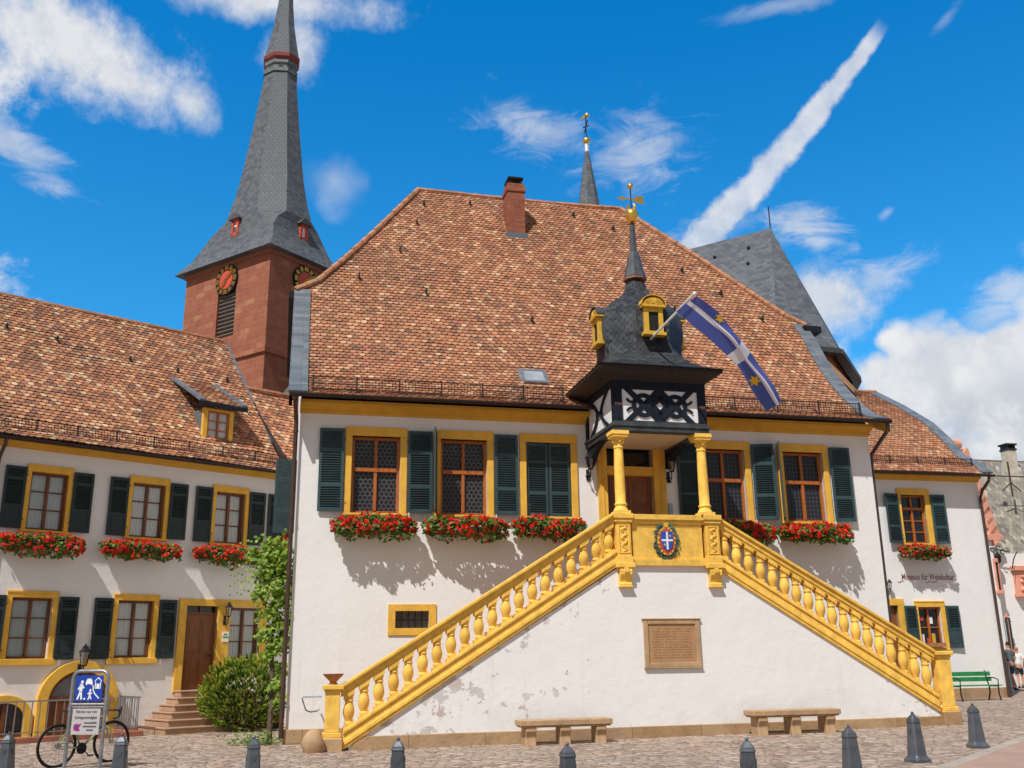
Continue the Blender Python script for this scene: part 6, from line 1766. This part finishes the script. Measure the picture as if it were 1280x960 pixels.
# ================================================================== STREET THINGS
def build_bollards():
    tops = [(12, 915), (153, 917), (318, 920), (498, 922), (709, 928), (933, 922), (1060, 906), (1140, 890), (1215, 879)]
    labs = ['grey iron bollard at the far left, before the cellar railing', 'grey iron bollard just right of the bicycle', 'grey iron bollard in front of the dwarf pine and brown downpipe',
            'grey iron bollard before the foot of the left flight', 'grey iron bollard before the stone bench at the left, near the plaque', 'grey iron bollard before the left end of the right stone bench',
            'grey iron bollard just right of the right stone bench', 'grey iron bollard with visible foot before the foot of the right flight', 'grey iron bollard beside the green slatted bench, last of the row']
    proto = None
    for i, ((x, y), lab) in enumerate(zip(tops, labs)):
        p = ground(x, y, .70); z = gzw(p[0], p[1]); p = ground(x, y, .70+z)
        if proto is None:
            t = proto = thing('bollard', lab, 'bollard', (0, 0, 0), 0, 'cast-iron bollards along the square')
            m = MB()
            def oct_(w, z, t_=.74): return [(x_*w, y_*w, z) for x_, y_ in ((1, -t_), (1, t_), (t_, 1), (-t_, 1), (-1, t_), (-1, -t_), (-t_, -1), (t_, -1))]
            m.rings([oct_(.140, -.08, .93), oct_(.140, .035, .93), oct_(.126, .05, .93), oct_(.110, .085), oct_(.076, .53), oct_(.076, .545)])
            m.build('post', M['bollard'], t, bevel=.006)
            h = MB().rings([oct_(.075, .545), oct_(.082, .552), oct_(.082, .568), oct_(.076, .575), oct_(.072, .60), oct_(.035, .65), oct_(.02, .665)]).ball((0, 0, .685), .024, 8)
            h.build('cap', M['bollard'], t)
            e = MB()
            for k in range(4):
                rot = Matrix.Rotation(k*math.pi/2, 3, 'Z')
                sh = [(-.03, .47), (.03, .47), (.03, .43), (0, .39), (-.03, .43)]
                for v in (0,):
                    vs = [rot@Vector((a, -.091, b)) for a, b in sh]+[rot@Vector((a, -.075, b)) for a, b in sh]
                    e.add(vs, [(0, 1, 2, 3, 4)]+[(i_, 5+i_, 5+(i_+1) % 5, (i_+1) % 5) for i_ in range(5)])
            e.build('shield_emblem', M['bollard'], t)
        else:
            t = copy_tree(proto); t['label'] = lab
        t.location = (p[0], p[1], z); t.rotation_euler = (0, 0, .15+.35*((i*37) % 5-2)*.3)
build_bollards()

def build_sign():
    a = ground(76, 966); b = ground(122, 966); c = (a+b)/2; yaw = math.atan2(b[1]-a[1], b[0]-a[0])-.06
    c = ground(102, 962)
    t = thing('traffic_sign', 'blue play-street sign over a pale notice in a galvanised tube frame', 'road sign', (c[0], c[1], 0), yaw)
    w, h = .315, 1.52
    pts = [(-w, 0, -.1), (-w, 0, h-.12)]+[(-w+.12-.12*math.cos(k*math.pi/12), 0, h-.12+.12*math.sin(k*math.pi/12)) for k in range(1, 7)]+[(w-.12+.12*math.sin(k*math.pi/12), 0, h-.12+.12*math.cos(k*math.pi/12)) for k in range(0, 7)]+[(w, 0, -.1)]
    m = MB().tube(pts, .03, 10); m.tube([(-w, 0, 1.0), (w, 0, 1.0)], .022, 8); m.tube([(-w, 0, .955), (w, 0, .955)], .012, 8)
    for s in (-w, w): m.tube([(s, 0, .9), (s, 0, .97)], .038, 10); m.tube([(s, 0, .5), (s, 0, .53)], .036, 10)
    m.build('tube_frame', M['steel'], t, smooth=True)
    sp = MB().box(-.245, .245, -.03, -.015, 1.045, 1.45).build('sign_plate', M['sign_blue'], t, bevel=.004)
    f = MB(); W_ = 0; y0, y1 = -.034, -.028
    cx, cz = -.145, 1.09
    def poly(p): f.prism(p, y0, y1)
    def seg(a, b, w):
        d = Vector((b[0]-a[0], 0, b[1]-a[1])).normalized(); n = (-d.z*w/2, d.x*w/2)
        poly([(a[0]-n[0], a[1]-n[1]), (b[0]-n[0], b[1]-n[1]), (b[0]+n[0], b[1]+n[1]), (a[0]+n[0], a[1]+n[1])])
    def disc(x, z, r): poly([(x+r*math.sin(2*math.pi*i/14), z+r*math.cos(2*math.pi*i/14)) for i in range(14)])
    disc(-.125, 1.35, .024); seg((-.135, 1.32), (-.14, 1.20), .055); seg((-.14, 1.21), (-.19, 1.075), .03); seg((-.135, 1.21), (-.115, 1.075), .03); seg((-.14, 1.31), (-.19, 1.23), .022); seg((-.13, 1.31), (-.085, 1.25), .022)
    disc(.035, 1.22, .018); seg((.03, 1.20), (.03, 1.13), .034); seg((.03, 1.14), (.005, 1.07), .02); seg((.03, 1.14), (.06, 1.08), .02); seg((.03, 1.19), (-.01, 1.16), .016); seg((.03, 1.19), (.07, 1.165), .016)
    disc(-.06, 1.085, .016)
    poly([(-.065, 1.33), (-.055, 1.36), (-.035, 1.40), (.035, 1.40), (.055, 1.36), (.065, 1.33), (.06, 1.315), (-.06, 1.315)]); seg((-.045, 1.315), (-.045, 1.30), .022); seg((.045, 1.315), (.045, 1.30), .022)
    poly([(.095, 1.365), (.16, 1.425), (.225, 1.365), (.225, 1.35), (.16, 1.405), (.095, 1.35)]); seg((.115, 1.35), (.115, 1.25), .016); seg((.205, 1.35), (.205, 1.25), .016); seg((.11, 1.25), (.21, 1.25), .016); poly([(.135, 1.255), (.185, 1.255), (.185, 1.32), (.135, 1.32)])
    cur = [(.075, 1.30), (.085, 1.22), (.12, 1.16), (.20, 1.09)]
    for p, q in zip(cur, cur[1:]): seg(p, q, .018)
    f.build('sign_symbols', M['white_paint'], sp)
    n = MB().box(-.25, .25, -.028, -.012, .53, .93).build('notice_plate', M['notice'], t, bevel=.004)
    rx = (R(90), 0, 0)
    text_obj('Fahren nur mit', .062, 'notice_heading', M['ink'], n, (.0, -.03, .865), rx, .001, bold=.0006)
    text_obj('Schrittgeschwindigkeit', .062, 'notice_lettering', M['ink'], n, (.0, -.03, .775), rx, .001, bold=.0006, sx=.72)
    l = MB()
    for k, (a_, b_) in enumerate(((-.02, .2), (-.04, .2), (.03, .15))):
        x = a_; r = random.Random(k)
        while x < b_:
            w2 = r.uniform(.008, .02); l.box(x, min(x+w2, b_), -.031, -.028, .70-.055*k, .70-.055*k+r.uniform(.018, .027)); x += w2+.005
    l.build('small_lettering', M['ink'], n)
    sn = MB(); 
    pts = [(-.155+.052*math.sin(2*math.pi*i/22), .645+.056*math.cos(2*math.pi*i/22)) for i in range(22)]
    sn.prism(pts, -.032, -.028); sn.prism([(-.20, .60), (-.11, .585), (-.085, .60), (-.12, .63), (-.19, .64)], -.0315, -.028); sn.prism([(-.12, .64), (-.085, .67), (-.075, .705), (-.095, .70), (-.12, .68)], -.0318, -.028)
    sn.build('snail_emblem', M['magenta'], n)
    sw = MB().prism([(-.155+.024*math.sin(2*math.pi*i/14), .65+.026*math.cos(2*math.pi*i/14)) for i in range(14)], -.034, -.032); sw.build('emblem_spiral', M['blue'], n)
build_sign()

def build_bicycle():
    a = ground(72, 958); b = ground(131, 956)
    d = (b-a); d = d/np.hypot(d[0], d[1])
    # seen three-quarter: turned away from the picture plane
    c = ground(100, 957); yaw = R(55)
    t = thing('bicycle', 'green and black road bicycle with drop handlebar behind the blue sign', 'bicycle', (c[0], c[1]+.1, 0), yaw)
    WB, RW = .50, .335
    rear, front = Vector((-WB, 0, RW)), Vector((WB, 0, RW)); bb = Vector((-.08, 0, .27)); st = Vector((-.24, 0, .74)); hd0 = Vector((.335, 0, .60)); hd1 = Vector((.30, 0, .76))
    m = MB()
    m.tube([bb, st], .016, 8); m.tube([bb, hd0], .02, 8); m.tube([st+Vector((.02, 0, -.05)), hd1], .017, 8); m.tube([hd0, hd1], .02, 8)
    for s in (-.05, .05):
        m.tube([rear+Vector((0, s, 0)), bb+Vector((0, s*.5, 0))], .010, 6); m.tube([rear+Vector((0, s, 0)), st+Vector((.02, s*.3, -.06))], .009, 6)
    m.build('frame', M['bike'], t, smooth=True)
    f = MB()
    for s in (-.05, .05): f.tube([front+Vector((0, s, 0)), front+Vector((-.09, s, .22)), hd0], .011, 6)
    f.build('fork', M['bike'], t, smooth=True)
    wh = None
    for c_ in (rear, front):
        if wh is None:
            k = MB(); n = 40
            k.tube([(RW*math.cos(2*math.pi*i/n), 0, RW*math.sin(2*math.pi*i/n)) for i in range(n)], .016, 8, closed=True)
            w = wh = k.build('wheel', M['rubber'], t, smooth=True)
            q = MB(); q.tube([((RW-.025)*math.cos(2*math.pi*i/n), 0, (RW-.025)*math.sin(2*math.pi*i/n)) for i in range(n)], .012, 6, closed=True); ri = q.build('rim', M['iron'], w)
            s = MB()
            for i in range(24):
                a_ = 2*math.pi*i/24; s.bar((.02*math.cos(a_+1), .02*(-1)**i, .02*math.sin(a_+1)), ((RW-.03)*math.cos(a_), 0, (RW-.03)*math.sin(a_)), .003, .003)
            s.tube([(0, -.045, 0), (0, .045, 0)], .02, 8); s.build('spokes', M['steel'], w)
        else: w = copy_tree(wh, t)
        w.location = c_
    s = MB(); s.rings([[(-.16, y, .0+z) for y, z in ((-.06, .0), (.06, .0), (.055, .04), (-.055, .04))], [(-.05, y, z) for y, z in ((-.05, 0.), (.05, 0.), (.045, .045), (-.045, .045))], [(.12, y, z) for y, z in ((-.018, .005), (.018, .005), (.015, .035), (-.015, .035))]])
    s.build('saddle', M['rubber'], t, bevel=.01, loc=(-.27, 0, .86), rot=(0, 0, 0))
    MB().tube([st, (-.275, 0, .87)], .013, 6).build('seat_post', M['iron'], t)
    h = MB().tube([hd1, (.29, 0, .83), (.37, 0, .86)], .014, 6); h.tube([(.37, -.2, .86), (.37, .2, .86)], .014, 6)
    for y in (-.2, .2):
        h.tube([(.37, y, .86), (.44, y*1.02, .86), (.475, y*1.03, .82), (.46, y*1.04, .76), (.41, y*1.05, .725), (.35, y*1.06, .725)], .016, 6)
        h.tube([(.46, y*1.02, .86), (.50, y*1.02, .92), (.49, y*1.02, .80), (.47, y*1.03, .74)], [.018, .013, .008, .006], 6)
    h.build('handlebar', M['rubber'], t, smooth=True)
    k = MB(); k.lathe([(.09, -.006), (.09, .006)], (0, 0, 0), 24); o = k.build('chainring', M['iron'], t, loc=bb+Vector((0, -.05, 0)), rot=(R(90), 0, 0))
    c_ = MB().bar(bb+Vector((0, -.07, 0)), bb+Vector((.12, -.07, -.11)), .02, .012).bar(bb+Vector((0, .07, 0)), bb+Vector((-.12, .07, .11)), .02, .012)
    c_.box(bb.x+.09, bb.x+.17, -.15, -.08, bb.z-.125, bb.z-.105).box(bb.x-.17, bb.x-.09, .08, .15, bb.z+.1, bb.z+.12)
    c_.build('crank', M['iron'], t)
    MB().tube([bb+Vector((0, -.05, .09)), rear+Vector((0, -.05, .035))], .004, 4).tube([bb+Vector((0, -.05, -.09)), rear+Vector((0, -.05, -.035))], .004, 4).build('chain', M['iron'], t)
    MB().lathe([(.045, -.01), (.045, .01)], (0, 0, 0), 16).build('cassette', M['steel'], t, loc=rear+Vector((0, -.05, 0)), rot=(R(90), 0, 0))
build_bicycle()

def build_people():
    def skin_fig(name, parent, edges, verts, mat, sub=2):
        me = bpy.data.meshes.new(name); me.from_pydata([v[:3] for v in verts], edges, []); me.materials.append(mat)
        o = bpy.data.objects.new(name, me); COL.objects.link(o); o.parent = parent
        s = o.modifiers.new('skin', 'SKIN')
        for i, v in enumerate(verts): me.skin_vertices[0].data[i].radius = (v[3], v[3] if len(v) < 5 else v[4])
        me.skin_vertices[0].data[0].use_root = True
        q = o.modifiers.new('sub', 'SUBSURF'); q.levels = sub; q.render_levels = sub
        me.polygons.foreach_set('use_smooth', [True]*len(me.polygons))
        s.use_smooth_shade = True
        return o
    def person(label, loc, yaw, shirt, hair, stride):
        t = thing('person', label, 'person', loc, yaw, None)
        V = [(0, 0, .93, .125, .10), (0, 0, 1.10, .12, .095), (0, 0, 1.30, .145, .10), (0, .0, 1.43, .10, .08), (0, 0, 1.50, .05), (0, -.01, 1.58, .075), (0, -.01, 1.68, .085), (0, 0, 1.74, .05),
             (-.18, 0, 1.40, .05), (-.24, .03, 1.15, .042), (-.22, -.10, .95, .034), (-.21, -.16, .86, .03),
             (.18, 0, 1.40, .05), (.24, .03, 1.15, .042), (.23, -.05, .92, .034), (.22, -.09, .83, .03),
             (-.09, -stride*.3, .80, .085), (-.10, -stride, .48, .058), (-.10, -stride*.9+.02, .10, .038), (-.10, -stride*.9-.13, .035, .032),
             (.09, stride*.3, .80, .085), (.10, stride*.6, .48, .058), (.10, stride*1.3+.04, .12, .038), (.10, stride*1.3-.10, .04, .032)]
        Ed = [(0, 1), (1, 2), (2, 3), (3, 4), (4, 5), (5, 6), (6, 7), (3, 8), (8, 9), (9, 10), (10, 11), (3, 12), (12, 13), (13, 14), (14, 15), (0, 16), (16, 17), (17, 18), (18, 19), (0, 20), (20, 21), (21, 22), (22, 23)]
        skin_fig('body', t, Ed, V, M['skin'])
        S = [(0, 0, .92, .15, .12), (0, 0, 1.10, .145, .12), (0, 0, 1.30, .17, .125), (0, 0, 1.42, .12, .10), (-.18, 0, 1.40, .07), (-.225, .02, 1.22, .065), (.18, 0, 1.40, .07), (.225, .02, 1.22, .065)]
        skin_fig('shirt', t, [(0, 1), (1, 2), (2, 3), (3, 4), (4, 5), (3, 6), (6, 7)], S, shirt)
        S = [(0, 0, .95, .15, .12), (-.09, -stride*.3, .80, .105), (-.10, -stride*.8, .55, .085), (.09, stride*.3, .80, .105), (.10, stride*.5, .55, .085)]
        skin_fig('shorts', t, [(0, 1), (1, 2), (0, 3), (3, 4)], S, M['shorts'])
        S = [(0, .02, 1.60, .08), (0, .015, 1.70, .095), (0, 0, 1.765, .06)]
        skin_fig('hair', t, [(0, 1), (1, 2)], S, hair)
        fm = MB().ball((-.03, -.092, 1.665), .012, 6).ball((.03, -.092, 1.665), .012, 6).ball((0, -.1, 1.635), .014, 6); fm.build('face_features', M['skin'], t)
        sh = MB().box(-.15, -.05, -stride*.9-.2, -stride*.9+.07, 0, .07).box(.05, .15, stride*1.3-.17, stride*1.3+.1, 0, .07); sh.build('shoes', M['rubber'], t, bevel=.02)
        return t
    p = ground(1268, 863, .2); person('walking person in dark grey shirt and shorts at the street corner', (p[0], p[1], gzw(p[0], p[1])), R(200), M['shirt_grey'], M['hair_dark'], .13)
    p = ground(1277.5, 861, .2); person('ginger-haired person in a white top at the street corner', (p[0], p[1], gzw(p[0], p[1])), R(160), M['shirt_white'], M['hair_red'], .1).scale = (.88, .88, .88)
    p = ground(1264.5, 866, .2)
    t = thing('street_post', 'slim grey metal post in front of the people at the corner', 'post', (p[0], p[1], gzw(p[0], p[1])))
    MB().lathe([(.09, 0), (.09, .12), (.06, .16), (.055, .95), (.075, .98), (.06, 1.02), (.02, 1.06)], (0, 0, 0), 10).build('post', M['steel'], t)
build_people()

# ================================================================== LIGHT, SKY, CAMERA
def build_light():
    L = HF.u*.95+HF.v*1.0; L = Vector((L[0], L[1], -1.9)).normalized()
    s = bpy.data.lights.new('sun', 'SUN'); s.energy = SUN_E; s.angle = R(.53); s.color = (1., .975, .945)
    o = bpy.data.objects.new('sun', s); COL.objects.link(o); o.rotation_euler = L.to_track_quat('-Z', 'Y').to_euler(); o.location = (-20, -20, 40)
    w = bpy.data.worlds.new('World'); scene.world = w; w.use_nodes = True
    t = NT(w.node_tree)
    for n in list(w.node_tree.nodes): w.node_tree.nodes.remove(n)
    out = t.node('ShaderNodeOutputWorld'); bg = t.node('ShaderNodeBackground'); bg.inputs[1].default_value = SKY_E
    sky = t.node('ShaderNodeTexSky', sky_type='NISHITA'); sky.sun_disc = False
    sky.sun_elevation = math.asin(-L.z); sky.sun_rotation = math.atan2(-L.x, -L.y)
    sky.air_density = 1.; sky.dust_density = .3; sky.ozone_density = 3.
    D = X(t, t.node('ShaderNodeTexCoord').outputs['Generated'])
    x, y, z = t.sep(D)
    az = t.m('ARCTAN2', x, y); el = t.m('ARCSINE', z)
    col = X(t, sky.outputs[0])
    hz = t.sstep(el, .75, .10)
    col = t.mix(1., col, t.mix(hz, SKY_TINT, (.30, 1.20, 1.55)), 'MULTIPLY')
    def ae(px, py):
        d = ray(px, py); d = d/np.linalg.norm(d); return math.atan2(d[0], d[1]), math.asin(d[2])
    P = t.comb(az, el, 0.)
    n1 = t.noise(P, 9., 8, .62, dist=.25); n2 = t.noise(P, 28., 7, .65); n3 = t.noise(t.mapping(P, (14., 34., 1.)), 1., 7, .65, dist=.6)
    def blob(px, py, rx, ry, rot=0., hard=.35, amp=1.7, src=None):
        a0, e0 = ae(px, py); k = 1/1203.
        c, s_ = math.cos(R(rot)), math.sin(R(rot))
        dx = (az-a0)*math.cos(e0); dy = el-e0
        u = (dx*c+dy*s_)/(rx*k); v = (dy*c-dx*s_)/(ry*k)
        r = t.m('SQRT', u*u+v*v)
        f = (1.-r)+((src or n1)-.5)*amp
        return t.sstep(f, 0., hard)
    def mx(*a):
        r = a[0]
        for b in a[1:]: r = t.m('MAXIMUM', r, b)
        return r
    n5 = t.noise(P, 75., 5, .7)
    nc = n1*.56+n2*.30+n5*.14
    wp = t.comb(az+(n2-.5)*.03, el+(n5-.5)*.02, 0.)
    bl = t.m('MINIMUM', 1.05-t.vor(wp, 17.)*.95, 1.)*.55+t.m('MINIMUM', 1.05-t.vor(wp, 41.)*.95, 1.)*.25+nc*.2
    dens = mx(
        blob(70, 45, 165, 75, -8, .85, 2.6, nc), blob(150, 95, 95, 48, -25, .95, 2.7, nc)*.95, blob(240, 130, 42, 34, -40, 1., 2.6, nc)*.85, blob(330, 2, 190, 30, 3, 1., 2.5, nc)*.9, blob(372, 62, 44, 50, 0, .9, 2.4, nc)*.85,
        blob(20, 185, 80, 30, -25, .9, 2.2, n3)*.6, blob(418, 226, 46, 38, -20, 1.4, 1.7, bl)*.45,
        blob(680, 165, 110, 40, -25, 1.2, 2.8, n3)*.55, blob(790, 190, 90, 60, 10, 1.2, 2.8, n3)*.55,
        blob(1010, 290, 75, 28, -25, .9, 2.6, n3)*.7, blob(1030, 375, 80, 55, -15, .7, 2.3, nc)*.9, blob(1100, 350, 60, 30, 25, 1., 2.4, n3)*.5, blob(900, 285, 60, 30, 10, 1.1, 2.6, n3)*.45,
        blob(990, 5, 90, 14, 0, 1., 2.2, n3)*.35, blob(1108, 266, 12, 7, 35, 1.3, 1.6, n2)*.45, blob(1185, 20, 30, 9, 40, 1.2, 2.4, n3)*.25,
        blob(1215, 470, 165, 82, 14, .45, 1.9, bl), blob(1300, 420, 120, 70, 20, .6, 2., bl), blob(1190, 545, 190, 60, 0, .5, 1.8, bl)*.95, blob(1260, 370, 80, 40, 35, .9, 2.2, n3)*.6,
        blob(1500, 540, 300, 160, 0, .4, 2., nc), blob(-180, 30, 180, 110, 0, .4, 2., nc), blob(-200, 420, 200, 120, 0, .4, 2., nc))
    # condensation trail: a broad ragged band between two directions
    (a0, e0), (a1, e1) = ae(1098, 40), ae(835, 345)
    dx, dy = a1-a0, e1-e0; Ln = math.hypot(dx, dy)
    s = ((az-a0)*dx+(el-e0)*dy)/Ln**2; d = ((az-a0)*(-dy)+(el-e0)*dx)/Ln
    wid = (.0085+s*.0185)
    rag = (n2-.5)*1.4+(n1-.5)*.8
    tr = t.sstep(1.-((d/wid).abs())+rag*.9, 0., .55)*t.sstep(s, -.04, .06)*t.sstep(s, 1.35, 1.0)
    dens = mx(dens, tr*(.78+(n2-.5)*.5))
    # unseen pale cloud added beside and behind the camera to whiten the ambient light
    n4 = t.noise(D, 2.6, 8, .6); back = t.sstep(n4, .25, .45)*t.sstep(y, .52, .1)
    dens = t.m('MINIMUM', t.m('MAXIMUM', dens, 0.), 1.)
    # cloud bodies: white tops, greyer hollows
    sh = t.m('MAXIMUM', t.sstep(n1*.5+n2*.5, .38, .62)*.75, t.sstep(bl, .45, .78))
    a0, e0 = ae(1190, 520); base = t.sstep(el, e0+.05, e0-.02)*t.sstep(az, a0-.18, a0-.02)
    white = t.mix(sh, (CL*.74, CL*.79, CL*.86), (CL, CL, CL*1.01))
    white = t.mix(base*t.sstep(n1, .62, .42)*.75, white, (CL*.56, CL*.62, CL*.71))
    col = t.mix(dens, col, white)
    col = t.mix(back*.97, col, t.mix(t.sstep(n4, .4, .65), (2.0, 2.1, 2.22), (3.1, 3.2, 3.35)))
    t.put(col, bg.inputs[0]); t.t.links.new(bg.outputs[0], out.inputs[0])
SUN_E, SKY_E, CL, SKY_TINT, EXPO = 4.75, .12, 7.2, (.012, 1.12, 1.75), 0.
build_light()

cam = bpy.data.cameras.new('camera'); co = bpy.data.objects.new('camera', cam); COL.objects.link(co)
cam.sensor_width = 36; cam.lens = F_PX/1280*36; cam.clip_end = 3000; cam.clip_start = .05
co.matrix_world = Matrix((( AX[0][0], AX[1][0], -AX[2][0], 0), (AX[0][1], AX[1][1], -AX[2][1], 0), (AX[0][2], AX[1][2], -AX[2][2], EYE), (0, 0, 0, 1)))
scene.camera = co
vs_ = scene.view_settings; vs_.view_transform = 'Standard'; vs_.look = 'None'; vs_.exposure = EXPO; vs_.gamma = 1; vs_.use_curve_mapping = False
scene.cycles.max_bounces = 6; scene.cycles.transparent_max_bounces = 8
